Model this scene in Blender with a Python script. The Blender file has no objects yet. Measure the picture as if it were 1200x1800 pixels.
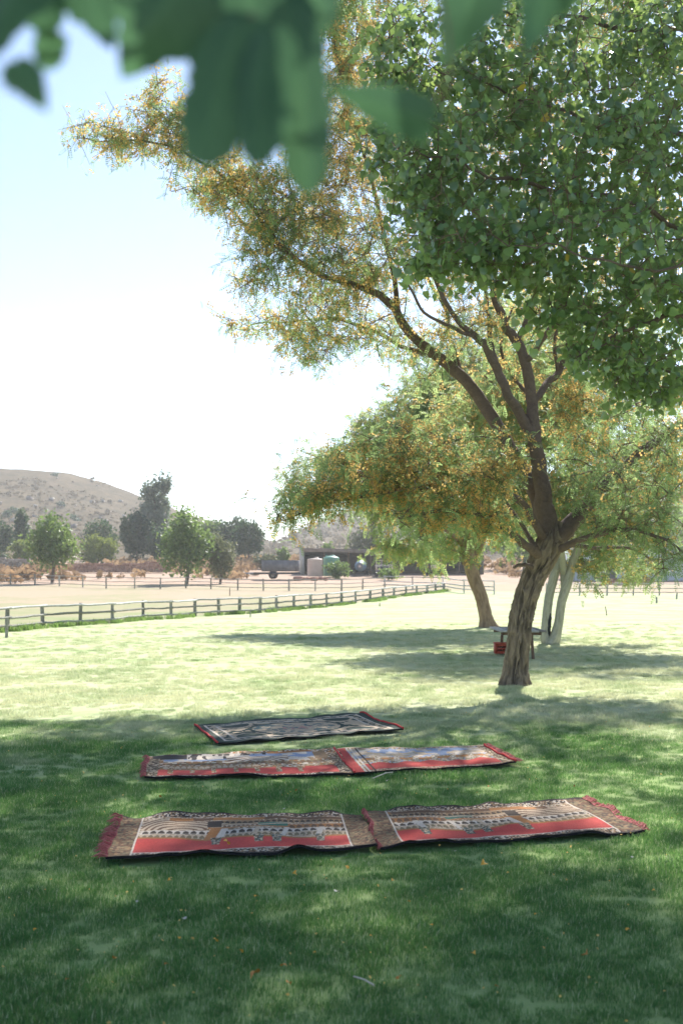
import bpy, math, random
import numpy as np
from mathutils import Matrix, Vector

random.seed(7)
rng = np.random.default_rng(11)
scene = bpy.context.scene
COL = scene.collection

# ------------------------------------------------------------------ camera, sky, sun, exposure
CAM_H = 2.0
HORIZON, FPX = 1010.0, 2000.0          # photo pixels: eye level row, focal length
cd = bpy.data.cameras.new('camera')
cam = bpy.data.objects.new('camera', cd)
COL.objects.link(cam)
cam.location = (0, 0, CAM_H)
cam.rotation_euler = (math.radians(90), 0, 0)
cd.sensor_fit = 'VERTICAL'
cd.sensor_height = 36.0
cd.sensor_width = 24.0
cd.lens = 40.0
cd.shift_y = (HORIZON - 900) / 1800.0
cd.clip_start = 0.05
cd.clip_end = 6000
cd.dof.use_dof = True
cd.dof.focus_distance = 13.0
cd.dof.aperture_fstop = 3.0
scene.camera = cam

SUN_EL = math.radians(42)
SUN_AZ = math.atan2(0.32, 0.947)       # from +Y towards +X
world = bpy.data.worlds.new("World")
scene.world = world
world.use_nodes = True
wn = world.node_tree
wn.nodes.clear()
sky = wn.nodes.new('ShaderNodeTexSky')
sky.sky_type = 'NISHITA'
sky.sun_disc = False
sky.sun_elevation = SUN_EL
sky.sun_rotation = SUN_AZ
sky.altitude = 200
sky.air_density = 0.85
sky.dust_density = 0.15
sky.ozone_density = 1.0
bg = wn.nodes.new('ShaderNodeBackground')
bg.inputs['Strength'].default_value = 0.10
wo = wn.nodes.new('ShaderNodeOutputWorld')
wn.links.new(sky.outputs[0], bg.inputs[0])
wn.links.new(bg.outputs[0], wo.inputs[0])

sd = bpy.data.lights.new('sun', 'SUN')
sd.energy = 5.0
sd.angle = math.radians(0.6)
sd.color = (1.0, 0.96, 0.90)
sun = bpy.data.objects.new('sun', sd)
COL.objects.link(sun)
sdir = Vector((math.sin(SUN_AZ) * math.cos(SUN_EL), math.cos(SUN_AZ) * math.cos(SUN_EL), math.sin(SUN_EL)))
sun.rotation_euler = sdir.to_track_quat('Z', 'Y').to_euler()
sun.location = (20, 60, 60)

scene.view_settings.view_transform = 'Standard'
scene.view_settings.look = 'None'
scene.view_settings.gamma = 1.0
scene.view_settings.use_curve_mapping = False
scene.view_settings.exposure = 1.22
scene.render.engine = 'CYCLES'
cy = scene.cycles
cy.use_denoising = True
try:
    cy.denoiser = 'OPENIMAGEDENOISE'
except Exception:
    pass
cy.max_bounces = 8
cy.diffuse_bounces = 4
cy.glossy_bounces = 2
cy.transmission_bounces = 5
cy.transparent_max_bounces = 6
cy.volume_bounces = 1
cy.caustics_reflective = False
cy.caustics_refractive = False
cy.use_adaptive_sampling = True
cy.adaptive_threshold = 0.008

HAZE_DENSITY = 0.0004

# ------------------------------------------------------------------ helpers
def sp(x):
    return np.logaddexp(0, x)

def ground(X, Y):
    Y = np.asarray(Y, float)
    g = 0.03 * 6 * sp((Y - 62) / 6) + 0.03 * 8 * sp((Y - 130) / 8) - 0.06 * 8 * sp((Y - 170) / 8)
    return g + 0 * np.asarray(X, float)

def pt(px, py, Y):
    """photo pixel at distance Y -> world point"""
    return np.array([(px - 600) / FPX * Y, Y, CAM_H + (HORIZON - py) / FPX * Y])

_YS = np.linspace(3.5, 185, 8000)
_PYS = HORIZON + FPX * (CAM_H - ground(0, _YS)) / _YS
def on_ground(px, py):
    i = int(np.argmax(_PYS <= py))
    Y = float(_YS[i])
    X = (px - 600) / FPX * Y
    return np.array([X, Y, float(ground(X, Y))])

def hash3(i, j, k):
    n = (i * 374761393 + j * 668265263 + k * 1274126177) & 0xFFFFFFFF
    n = ((n ^ (n >> 13)) * 1274126177) & 0xFFFFFFFF
    return ((n ^ (n >> 16)) & 0xFFFF) / 65535.0

def vnoise(x, y, z=0.0):
    x, y, z = np.broadcast_arrays(np.asarray(x, float), np.asarray(y, float), np.asarray(z, float))
    xi, yi, zi = np.floor(x).astype(np.int64), np.floor(y).astype(np.int64), np.floor(z).astype(np.int64)
    fx, fy, fz = x - xi, y - yi, z - zi
    fx, fy, fz = [f * f * (3 - 2 * f) for f in (fx, fy, fz)]
    r = 0
    for a in (0, 1):
        for b in (0, 1):
            for c in (0, 1):
                w = (fx if a else 1 - fx) * (fy if b else 1 - fy) * (fz if c else 1 - fz)
                r = r + w * hash3(xi + a, yi + b, zi + c)
    return r

def fbm(x, y, z=0.0, o=4):
    r, a, t = 0, 0.5, 0
    for i in range(o):
        r = r + a * vnoise(x * 2 ** i + 17.3 * i, y * 2 ** i + 5.1 * i, z * 2 ** i)
        t += a
        a *= 0.5
    return r / t

class Acc:
    """collects vertex / face arrays, then becomes ONE mesh"""
    def __init__(self):
        self.v, self.f, self.t, self.n = [], [], [], 0
    def add(self, v, f, t=0.5):
        v = np.asarray(v, float).reshape(-1, 3)
        f = np.asarray(f, np.int64)
        self.v.append(v)
        self.f.append(f + self.n)
        tt = np.empty(len(v)); tt[:] = t
        self.t.append(tt)
        self.n += len(v)
        return self
    def box(self, c, s, rot=None, t=0.5):
        x, y, z = [d / 2 for d in s]
        v = np.array([[-x, -y, -z], [x, -y, -z], [x, y, -z], [-x, y, -z], [-x, -y, z], [x, -y, z], [x, y, z], [-x, y, z]])
        if rot is not None:
            v = v @ np.asarray(rot).T
        self.add(v + np.asarray(c), [[3, 2, 1, 0], [4, 5, 6, 7], [0, 1, 5, 4], [1, 2, 6, 5], [2, 3, 7, 6], [3, 0, 4, 7]], t)
        return self
    def tube(self, P, R, n=6, cap=True, t=0.5, wob=0.0):
        P = np.asarray(P, float)
        R = np.asarray(R, float) * np.ones(len(P))
        T = np.gradient(P, axis=0)
        T /= np.linalg.norm(T, axis=1)[:, None] + 1e-9
        ref = np.array([0, 0, 1.0]) if abs(T[0, 2]) < 0.9 else np.array([1.0, 0, 0])
        U = np.cross(T, ref); U /= np.linalg.norm(U, axis=1)[:, None] + 1e-9
        V = np.cross(T, U)
        a = np.linspace(0, 2 * np.pi, n, endpoint=False)
        rr = R[:, None] * (1 + wob * (rng.random((len(P), n)) - 0.5))
        ring = P[:, None, :] + rr[:, :, None] * (np.cos(a)[None, :, None] * U[:, None, :] + np.sin(a)[None, :, None] * V[:, None, :])
        v = ring.reshape(-1, 3)
        k = np.arange(len(P) - 1)[:, None] * n
        j = np.arange(n)[None, :]
        f = np.stack([k + j, k + (j + 1) % n, k + n + (j + 1) % n, k + n + j], -1).reshape(-1, 4)
        self.add(v, f, t)
        if cap:
            for e, base in ((0, 0), (1, (len(P) - 1) * n)):
                idx = np.arange(n)
                c = P[0] if e == 0 else P[-1]
                self.add(np.vstack([v[base:base + n], c]), np.stack([idx, (idx + 1) % n, np.full(n, n)], 1)[:, ::(-1 if e == 0 else 1)], t)
        return self
    def inst(self, tv, tf, pos, M, s, tint):
        """copies of a small template: pos (n,3), M (n,3,3), s (n,)"""
        n, k = len(pos), len(tv)
        v = np.einsum('nij,kj->nki', M, tv) * np.asarray(s)[:, None, None] + pos[:, None, :]
        f = (np.asarray(tf)[None] + (np.arange(n) * k)[:, None, None]).reshape(-1, np.asarray(tf).shape[1])
        self.add(v.reshape(-1, 3), f, np.repeat(tint, k))
        return self
    def mesh(self, name, mat, smooth=False):
        me = bpy.data.meshes.new(name)
        v = np.vstack(self.v)
        me.vertices.add(len(v))
        me.vertices.foreach_set('co', v.astype(np.float32).ravel())
        loops = np.concatenate([f.ravel() for f in self.f])
        tot = np.concatenate([np.full(len(f), f.shape[1]) for f in self.f])
        me.loops.add(len(loops))
        me.loops.foreach_set('vertex_index', loops.astype(np.int32))
        me.polygons.add(len(tot))
        st = np.concatenate([[0], np.cumsum(tot)[:-1]])
        me.polygons.foreach_set('loop_start', st.astype(np.int32))
        try:
            me.polygons.foreach_set('loop_total', tot.astype(np.int32))
        except Exception:
            pass
        me.update(calc_edges=True)
        if smooth:
            me.polygons.foreach_set('use_smooth', np.ones(len(tot), bool))
        at = me.attributes.new('tint', 'FLOAT', 'POINT')
        at.data.foreach_set('value', np.concatenate(self.t).astype(np.float32))
        if mat is not None:
            me.materials.append(mat)
        me.validate()
        return me
    def obj(self, name, mat, parent=None, smooth=False, **props):
        return link(name, self.mesh(name, mat, smooth), parent, **props)

def link(name, data, parent=None, **props):
    o = bpy.data.objects.new(name, data)
    COL.objects.link(o)
    if parent is not None:
        o.parent = parent
        o.matrix_parent_inverse = Matrix.Translation(-Vector(root_loc(parent)))
    for k, v in props.items():
        o[k] = v
    return o

def root_loc(o):
    return o.get('_loc', None) or tuple(o.location) if o.parent is None else root_loc(o.parent)

def thing(name, label, cat, loc, group=None):
    o = bpy.data.objects.new(name, None)
    COL.objects.link(o)
    o.location = tuple(float(c) for c in loc)
    o.empty_display_size = 0.2
    o['label'] = label
    o['category'] = cat
    if group:
        o['group'] = group
    return o

def sub(name, mesh, part):
    """a sub-part in world coordinates under a part in world coordinates"""
    o = bpy.data.objects.new(name, mesh)
    COL.objects.link(o)
    o.parent = part
    return o

def tag(o, label, cat, group=None):
    o['label'] = label; o['category'] = cat
    if group:
        o['group'] = group
    return o

def grid(nu, nv):
    i = np.arange(nu - 1)[None, :]; j = np.arange(nv - 1)[:, None]
    a = j * nu + i
    return np.stack([a, a + 1, a + nu + 1, a + nu], -1).reshape(-1, 4)

def norm(a):
    return a / (np.linalg.norm(a, axis=-1, keepdims=True) + 1e-9)

def frames(d, roll):
    """rotation matrices whose local y follows d, rolled about it"""
    d = norm(d)
    ref = np.where(np.abs(d[:, 2:3]) < 0.95, np.array([[0, 0, 1.0]]), np.array([[1.0, 0, 0]]))
    x = norm(np.cross(d, ref)); z = np.cross(x, d)
    c, s = np.cos(roll)[:, None], np.sin(roll)[:, None]
    x2 = c * x + s * z; z2 = -s * x + c * z
    return np.stack([x2, d, z2], -1)

# ------------------------------------------------------------------ materials
class NT:
    def __init__(self, name):
        self.m = bpy.data.materials.new(name)
        self.m.use_nodes = True
        self.t = self.m.node_tree
        self.t.nodes.clear()
        self.out = self.t.nodes.new('ShaderNodeOutputMaterial')
    def n(self, typ, **kw):
        nd = self.t.nodes.new(typ)
        for k, v in kw.items():
            if k.startswith('i_'):
                key = k[2:].replace('_', ' ')
                nd.inputs[key].default_value = v
            else:
                setattr(nd, k, v)
        return nd
    def l(self, a, b):
        self.t.links.new(a, b)
    def noise(self, scale, detail=4, rough=0.6, vec=None, dist=0.0):
        nd = self.n('ShaderNodeTexNoise', i_Scale=scale, i_Detail=detail, i_Roughness=rough, i_Distortion=dist)
        if vec is not None:
            self.l(vec, nd.inputs['Vector'])
        return nd.outputs['Fac']
    def ramp(self, fac, stops):
        nd = self.n('ShaderNodeValToRGB')
        e = nd.color_ramp.elements
        while len(e) < len(stops):
            e.new(0.5)
        for el, (p, c) in zip(e, stops):
            el.position = p
            el.color = (*c, 1) if len(c) == 3 else c
        self.l(fac, nd.inputs[0])
        return nd.outputs[0]
    def mix(self, f, a, b, blend='MIX'):
        nd = self.n('ShaderNodeMix', data_type='RGBA', blend_type=blend)
        for s, v in ((nd.inputs[0], f), (nd.inputs[6], a), (nd.inputs[7], b)):
            if hasattr(v, 'links'):
                self.l(v, s)
            elif isinstance(v, tuple):
                s.default_value = (*v, 1)
            else:
                s.default_value = v
        return nd.outputs[2]
    def math(self, op, a, b=0.0, clamp=False):
        nd = self.n('ShaderNodeMath', operation=op, use_clamp=clamp)
        for s, v in ((nd.inputs[0], a), (nd.inputs[1], b)):
            if hasattr(v, 'links'):
                self.l(v, s)
            else:
                s.default_value = v
        return nd.outputs[0]
    def maprange(self, v, a, b, c=0.0, d=1.0):
        nd = self.n('ShaderNodeMapRange')
        nd.clamp = True
        self.l(v, nd.inputs[0])
        for i, x in enumerate((a, b, c, d)):
            nd.inputs[i + 1].default_value = x
        return nd.outputs[0]
    def pos(self):
        return self.n('ShaderNodeNewGeometry').outputs['Position']
    def scaled(self, vec, s):
        nd = self.n('ShaderNodeVectorMath', operation='MULTIPLY')
        self.l(vec, nd.inputs[0]); nd.inputs[1].default_value = s
        return nd.outputs[0]
    def attr(self, name='tint'):
        return self.n('ShaderNodeAttribute', attribute_name=name)
    def bump(self, h, strength, dist=0.02):
        nd = self.n('ShaderNodeBump', i_Strength=strength, i_Distance=dist)
        self.l(h, nd.inputs['Height'])
        return nd.outputs[0]
    def pbsdf(self, col, rough=0.8, spec=0.3, metal=0.0, normal=None):
        nd = self.n('ShaderNodeBsdfPrincipled')
        if hasattr(col, 'links'):
            self.l(col, nd.inputs['Base Color'])
        else:
            nd.inputs['Base Color'].default_value = (*col, 1)
        if hasattr(rough, 'links'):
            self.l(rough, nd.inputs['Roughness'])
        else:
            nd.inputs['Roughness'].default_value = rough
        nd.inputs['Specular IOR Level'].default_value = spec
        nd.inputs['Metallic'].default_value = metal
        if normal is not None:
            self.l(normal, nd.inputs['Normal'])
        return nd.outputs[0]
    def done(self, sh):
        self.l(sh, self.out.inputs['Surface'])
        return self.m

def leaf_mat(name, dark, light, tr, trf=0.4, rough=0.5, spec=0.4):
    k = NT(name)
    t = k.attr().outputs['Fac']
    col = k.ramp(t, [(0.0, dark), (1.0, light)])
    p = k.pbsdf(col, rough, spec)
    tb = k.n('ShaderNodeBsdfTranslucent')
    tc = k.ramp(t, [(0.0, tuple(c * 0.75 for c in tr)), (1.0, tuple(min(1, c * 1.25) for c in tr))])
    k.l(tc, tb.inputs[0])
    mx = k.n('ShaderNodeMixShader')
    mx.inputs[0].default_value = trf
    k.l(p, mx.inputs[1]); k.l(tb.outputs[0], mx.inputs[2])
    return k.done(mx.outputs[0])

def simple(name, c1, c2, scale=4.0, rough=0.8, spec=0.3, bump=0.3, metal=0.0, stretch=(1, 1, 1), dist=0.01):
    k = NT(name)
    v = k.scaled(k.pos(), stretch)
    nz = k.noise(scale, 6, 0.65, v)
    t = k.attr().outputs['Fac']
    f = k.math('ADD', nz, k.math('MULTIPLY', k.math('SUBTRACT', t, 0.5), 0.5))
    col = k.ramp(f, [(0.3, c1), (0.7, c2)])
    return k.done(k.pbsdf(col, rough, spec, metal, k.bump(nz, bump, dist)))

M = {}
M['acacia_leaf'] = leaf_mat('acacia_leaf', (0.050, 0.115, 0.052), (0.14, 0.225, 0.09), (0.37, 0.51, 0.19), 0.54, 0.5, 0.4)
M['acacia_leaf_pale'] = leaf_mat('acacia_leaf_pale', (0.085, 0.15, 0.055), (0.19, 0.26, 0.09), (0.42, 0.52, 0.19), 0.52, 0.55, 0.3)
M['blossom'] = leaf_mat('blossom', (0.52, 0.27, 0.06), (0.72, 0.49, 0.17), (0.80, 0.56, 0.21), 0.5, 0.7, 0.2)
M['poplar_leaf'] = leaf_mat('poplar_leaf', (0.022, 0.072, 0.046), (0.095, 0.18, 0.095), (0.46, 0.62, 0.16), 0.42, 0.22, 0.9)
M['near_leaf'] = leaf_mat('near_leaf', (0.026, 0.066, 0.045), (0.075, 0.135, 0.078), (0.10, 0.22, 0.10), 0.32, 0.45, 0.3)
M['yellow_leaf'] = leaf_mat('yellow_leaf', (0.4, 0.28, 0.04), (0.5, 0.36, 0.06), (0.6, 0.45, 0.06), 0.4, 0.5, 0.3)
M['maple_leaf'] = leaf_mat('shade_tree_leaf', (0.05, 0.11, 0.04), (0.15, 0.20, 0.07), (0.22, 0.32, 0.08), 0.4, 0.5, 0.4)
M['dark_leaf'] = leaf_mat('dark_leaf', (0.030, 0.065, 0.040), (0.07, 0.11, 0.06), (0.09, 0.15, 0.06), 0.3, 0.6, 0.3)
M['hedge_leaf'] = leaf_mat('hedge_leaf', (0.06, 0.11, 0.03), (0.17, 0.21, 0.05), (0.25, 0.30, 0.06), 0.35, 0.6, 0.3)
M['gum_leaf'] = leaf_mat('gum_leaf', (0.10, 0.14, 0.11), (0.21, 0.25, 0.20), (0.22, 0.28, 0.17), 0.35, 0.5, 0.4)
M['olive_leaf'] = leaf_mat('olive_leaf', (0.07, 0.09, 0.055), (0.17, 0.18, 0.11), (0.2, 0.22, 0.1), 0.3, 0.6, 0.3)
M['dry_brush'] = leaf_mat('dry_brush', (0.22, 0.14, 0.08), (0.42, 0.28, 0.17), (0.40, 0.27, 0.15), 0.3, 0.9, 0.1)
M['scrub'] = leaf_mat('scrub', (0.10, 0.082, 0.05), (0.22, 0.17, 0.10), (0.18, 0.14, 0.08), 0.25, 0.9, 0.1)

M['dry_leaf'] = simple('dry_leaf', (0.28, 0.11, 0.03), (0.50, 0.24, 0.05), 30, 0.7, 0.2)
M['orange_leaf'] = simple('orange_leaf', (0.55, 0.24, 0.03), (0.65, 0.34, 0.05), 30, 0.6, 0.2)
M['pale_leaf'] = simple('pale_leaf', (0.36, 0.33, 0.26), (0.50, 0.47, 0.38), 30, 0.7, 0.2)

# bark with deep vertical furrows
def bark(name, c1, c2, s=6.0, st=(1, 1, 0.22), b=1.0):
    k = NT(name)
    v = k.scaled(k.pos(), st)
    n1 = k.noise(s * 1.6, 8, 0.7, v, 0.6)
    n2 = k.noise(s * 6, 5, 0.7, v)
    h = k.math('ADD', n1, k.math('MULTIPLY', n2, 0.4))
    t = k.attr().outputs['Fac']
    f = k.math('ADD', k.math('MULTIPLY', h, 0.55), k.math('MULTIPLY', t, 0.45))
    col = k.ramp(f, [(0.34, c1), (0.80, c2)])
    return k.done(k.pbsdf(col, 0.9, 0.15, 0, k.bump(h, b, 0.04)))
M['bark'] = bark('bark', (0.025, 0.021, 0.018), (0.28, 0.22, 0.165), 7)
M['limb_bark'] = bark('limb_bark', (0.055, 0.040, 0.034), (0.20, 0.145, 0.12), 7, (1, 1, 1), 0.8)
M['brown_bark'] = bark('brown_bark', (0.16, 0.10, 0.07), (0.34, 0.24, 0.17), 7)
M['pale_bark'] = bark('pale_bark', (0.24, 0.235, 0.165), (0.44, 0.42, 0.32), 3, (1, 1, 0.5), 0.4)
M['twig_bark'] = bark('twig_bark', (0.10, 0.07, 0.05), (0.24, 0.17, 0.12), 9, (1, 1, 1), 0.4)
M['char'] = simple('charred_wood', (0.012, 0.012, 0.013), (0.05, 0.05, 0.05), 12, 0.9)

def ground_mat(name, green, straw, soil, bias, fine=40, mow=False, big=0.55):
    """green to straw patches with soil showing; BIAS(k, pos) adds to the straw mask"""
    k = NT(name)
    p = k.pos()
    n1 = k.noise(big, 5, 0.65, p)
    n2 = k.noise(3.2 * big / 0.55, 4, 0.7, p)
    n3 = k.noise(fine, 3, 0.7, p)
    m = k.math('ADD', k.math('MULTIPLY', n1, 0.65), k.math('MULTIPLY', n2, 0.35))
    m = k.math('ADD', m, bias(k, p))
    if mow:
        w = k.noise(1.0, 2, 0.5, k.scaled(p, (0.03, 0.55, 1)))
        m = k.math('ADD', m, k.math('MULTIPLY', k.math('SUBTRACT', w, 0.5), 0.45))
    f = k.maprange(m, 0.40, 0.66)
    c = k.mix(f, green, straw)
    c = k.mix(k.maprange(n3, 0.35, 0.75, 0.0, 0.45), c, soil)
    return k.done(k.pbsdf(c, 0.95, 0.1, 0, k.bump(n3, 0.5, 0.03)))

def dry_bias(k, p):
    """drier lawn from 13 m on, and round the trunk"""
    s = k.n('ShaderNodeSeparateXYZ'); k.l(p, s.inputs[0])
    a = k.maprange(s.outputs['Y'], 9.0, 17.0, -0.21, 0.12)
    b = k.maprange(s.outputs['Y'], 30.0, 40.0, 0.0, -0.02)
    return k.math('ADD', a, b)
GREEN, STRAW = (0.085, 0.17, 0.035), (0.62, 0.60, 0.40)
M['lawn'] = ground_mat('lawn_turf', (0.25, 0.34, 0.12), (0.46, 0.48, 0.29), (0.27, 0.31, 0.15), dry_bias, 25, True)
def pad_bias(k, p):
    s = k.n('ShaderNodeSeparateXYZ'); k.l(p, s.inputs[0])
    return k.maprange(s.outputs['Y'], 58.0, 82.0, 0.0, 0.16)
M['paddock'] = ground_mat('paddock_turf', (0.19, 0.25, 0.095), (0.37, 0.295, 0.205), (0.30, 0.24, 0.155), pad_bias, 3, False, 0.16)
def dirt_bias(k, p):
    return k.math('MULTIPLY', 1.0, 0.05)
M['dirt'] = ground_mat('dirt', (0.30, 0.23, 0.15), (0.45, 0.32, 0.25), (0.34, 0.22, 0.16), dirt_bias, 3)

def blade_mat():
    k = NT('grass_blade')
    p = k.pos()
    n1 = k.noise(0.55, 5, 0.65, p)
    n2 = k.noise(3.2, 4, 0.7, p)
    m = k.math('ADD', k.math('MULTIPLY', n1, 0.65), k.math('MULTIPLY', n2, 0.35))
    m = k.math('ADD', m, dry_bias(k, p))
    f = k.maprange(m, 0.42, 0.66)
    t = k.attr().outputs['Fac']
    f = k.math('ADD', k.math('MULTIPLY', f, 0.95), k.maprange(t, 0.86, 0.95, 0.0, 0.7), True)
    g = k.ramp(t, [(0.0, (0.035, 0.120, 0.045)), (0.8, (0.085, 0.205, 0.065))])
    c = k.mix(f, g, STRAW)
    pr = k.pbsdf(c, 0.75, 0.08)
    tb = k.n('ShaderNodeBsdfTranslucent')
    k.l(k.mix(f, (0.20, 0.38, 0.10), (0.72, 0.72, 0.46)), tb.inputs[0])
    mx = k.n('ShaderNodeMixShader'); mx.inputs[0].default_value = 0.4
    k.l(pr, mx.inputs[1]); k.l(tb.outputs[0], mx.inputs[2])
    return k.done(mx.outputs[0])
M['blade'] = blade_mat()
M['long_grass'] = leaf_mat('long_grass', (0.08, 0.17, 0.04), (0.17, 0.28, 0.07), (0.28, 0.42, 0.1), 0.4, 0.6, 0.2)

def hill_mat():
    k = NT('hill_veld')
    p = k.pos()
    n1 = k.noise(0.03, 6, 0.65, p)
    n2 = k.noise(0.35, 6, 0.8, p)
    f = k.math('ADD', k.math('MULTIPLY', n1, 0.45), k.math('MULTIPLY', n2, 0.55))
    c = k.ramp(f, [(0.30, (0.042, 0.042, 0.024)), (0.45, (0.096, 0.078, 0.048)), (0.56, (0.145, 0.110, 0.066)), (0.70, (0.24, 0.195, 0.115))])
    return k.done(k.pbsdf(c, 0.95, 0.05, 0, k.bump(n2, 0.8, 1.0)))
M['hill'] = hill_mat()

M['weathered'] = simple('weathered_wood', (0.19, 0.185, 0.155), (0.40, 0.39, 0.345), 9, 0.85, 0.2, 0.6, 0, (1, 1, 1))
M['silver_rail'] = simple('silvered_rail', (0.30, 0.30, 0.28), (0.55, 0.55, 0.52), 6, 0.7, 0.3, 0.4)
M['table_wood'] = simple('table_wood', (0.24, 0.21, 0.185), (0.46, 0.43, 0.39), 8, 0.75, 0.25, 0.5, 0, (4, 0.5, 1))
M['brown_wood'] = simple('brown_wood', (0.10, 0.06, 0.04), (0.22, 0.14, 0.09), 8, 0.8, 0.2, 0.5)
M['red_paint'] = simple('red_paint', (0.38, 0.05, 0.025), (0.52, 0.10, 0.05), 10, 0.6, 0.3, 0.2)
M['concrete'] = simple('concrete', (0.40, 0.37, 0.33), (0.60, 0.56, 0.51), 2, 0.9, 0.1, 0.2)
M['shed_wall'] = simple('shed_wall', (0.10, 0.08, 0.07), (0.19, 0.155, 0.13), 1.5, 0.9, 0.1, 0.3)
M['steel'] = simple('rusty_steel', (0.20, 0.15, 0.12), (0.36, 0.30, 0.26), 2, 0.7, 0.3, 0.2)
M['grey_paint'] = simple('grey_paint', (0.13, 0.13, 0.14), (0.23, 0.225, 0.235), 1.5, 0.6, 0.3, 0.1)
M['grey_wall'] = simple('pale_grey_wall', (0.40, 0.43, 0.48), (0.56, 0.59, 0.63), 0.8, 0.7, 0.3, 0.1)
M['dark_metal'] = simple('dark_metal', (0.03, 0.03, 0.035), (0.09, 0.09, 0.09), 3, 0.6, 0.4, 0.1)
M['tyre'] = simple('tyre_rubber', (0.02, 0.02, 0.02), (0.06, 0.055, 0.05), 5, 0.85, 0.2, 0.2)
M['beige_plastic'] = simple('beige_plastic', (0.52, 0.40, 0.32), (0.62, 0.50, 0.41), 1, 0.5, 0.4, 0.05)
M['green_plastic'] = simple('green_plastic', (0.10, 0.27, 0.20), (0.17, 0.36, 0.27), 1, 0.5, 0.4, 0.05)
M['blue_paint'] = simple('blue_paint', (0.10, 0.17, 0.27), (0.20, 0.28, 0.37), 2, 0.5, 0.4, 0.1)
M['cream_paint'] = simple('cream_paint', (0.58, 0.45, 0.36), (0.70, 0.58, 0.48), 2, 0.5, 0.4, 0.1)
M['stone'] = simple('stone', (0.26, 0.22, 0.19), (0.50, 0.44, 0.38), 3, 0.95, 0.1, 0.6)
M['red_stone'] = simple('red_stone', (0.28, 0.15, 0.11), (0.48, 0.29, 0.22), 3, 0.95, 0.1, 0.6)
k_ = NT('window_glass')
M['glass'] = k_.done(k_.pbsdf((0.03, 0.035, 0.04), 0.08, 0.8))

# ------------------------------------------------------------------ the setting: ground sheets and hills
def sheet(name, xs, ys, zoff, mat, ymax=None, rough=0.0):
    X, Yt = np.meshgrid(xs, ys)
    if ymax is not None:
        b = ymax(X)
        Y = Yt[0, 0] + (Yt - Yt[0, 0]) / (Yt[-1, 0] - Yt[0, 0]) * (b - Yt[0, 0])
    else:
        Y = Yt
    Z = ground(X, Y) + zoff
    if rough:
        Z = Z + rough * (fbm(X * 0.15, Y * 0.15) - 0.5)
    a = Acc().add(np.stack([X, Y, Z], -1), grid(len(xs), len(ys)))
    return a.obj(name, mat, None, True, kind='structure')

FENCE_PX = [(-130, 1124), (-54, 1117), (13, 1110), (76, 1103), (141, 1099), (198, 1095), (252, 1089), (301, 1087), (343, 1083), (385, 1081), (421, 1079),
            (457, 1077), (486, 1074), (516, 1071), (546, 1069), (574, 1066), (600, 1063), (625, 1060), (650, 1057), (673, 1053),
            (692, 1050), (713, 1047), (732, 1045), (750, 1043), (765, 1041), (780, 1039)]
FENCE = np.array([on_ground(*p) for p in FENCE_PX])
fx = np.concatenate([[-60, -30], FENCE[:, 0], [13, 20, 30, 60]])
fy = np.concatenate([[14, 22], FENCE[:, 1] + 0.35, [86, 82.5, 82, 82]])
def lawn_edge(X):
    return np.interp(X, fx, fy)

yy = np.concatenate([np.linspace(-60, 200, 261), np.linspace(210, 1600, 60)])
sheet('ground', np.concatenate([np.linspace(-900, -70, 20), np.linspace(-65, 65, 66), np.linspace(70, 900, 20)]), yy, -0.10, M['dirt'], None, 0.04)
sheet('paddock', np.linspace(-70, 30, 51), np.linspace(20, 101, 122), -0.03, M['paddock'], None, 0.03)
sheet('lawn', np.linspace(-45, 45, 91), np.linspace(-12, 90, 140), 0.0, M['lawn'], lawn_edge)

def hill(name, prof, Y0, y1, xr, nx, ny, tail=350):
    px = np.array([p[0] for p in prof], float); py = np.array([p[1] for p in prof], float)
    hx = (px - 600) / FPX * Y0
    hz = CAM_H + (HORIZON - py) / FPX * Y0
    xs = np.linspace(xr[0], xr[1], nx); ys = np.linspace(y1, Y0 + tail, ny)
    X, Y = np.meshgrid(xs, ys)
    H = np.interp(X, hx, hz)
    t = np.clip((Y - y1) / (Y0 - y1), 0, 1)
    s = t ** 1.25
    s = np.where(Y > Y0, 1 - ((Y - Y0) / tail) ** 2 * 1.2, s)
    G = ground(X, Y)
    Z = G - 0.6 + (H - G + 0.6) * s + (fbm(X * 0.02, Y * 0.02, 3.0, 5) - 0.5) * 6 * s * (1.2 - s) + (fbm(X * 0.2, Y * 0.2, 1.0, 3) - 0.5) * 1.3 * np.minimum(1, t * 4)
    Acc().add(np.stack([X, Y, Z], -1), grid(nx, ny)).obj(name, M['hill'], None, True, kind='structure')
    return lambda x, y: np.array([Z[np.clip(np.searchsorted(ys, b), 0, ny - 1), np.clip(np.searchsorted(xs, a), 0, nx - 1)] for a, b in zip(x, y)])
hz_left = hill('hill', [(-700, 870), (-400, 842), (-150, 828), (0, 824), (60, 826), (130, 834), (200, 855), (250, 874), (300, 893), (340, 907), (380, 918),
                        (430, 935), (480, 955), (560, 985), (640, 1004), (700, 1012)], 420, 185, (-290, 22), 200, 160)
hz_right = hill('hill', [(430, 1000), (470, 972), (510, 942), (545, 922), (590, 905), (640, 887), (690, 868), (760, 850), (900, 842), (1100, 850), (1400, 880), (1700, 960)], 560, 230, (-50, 320), 160, 140)

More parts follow.
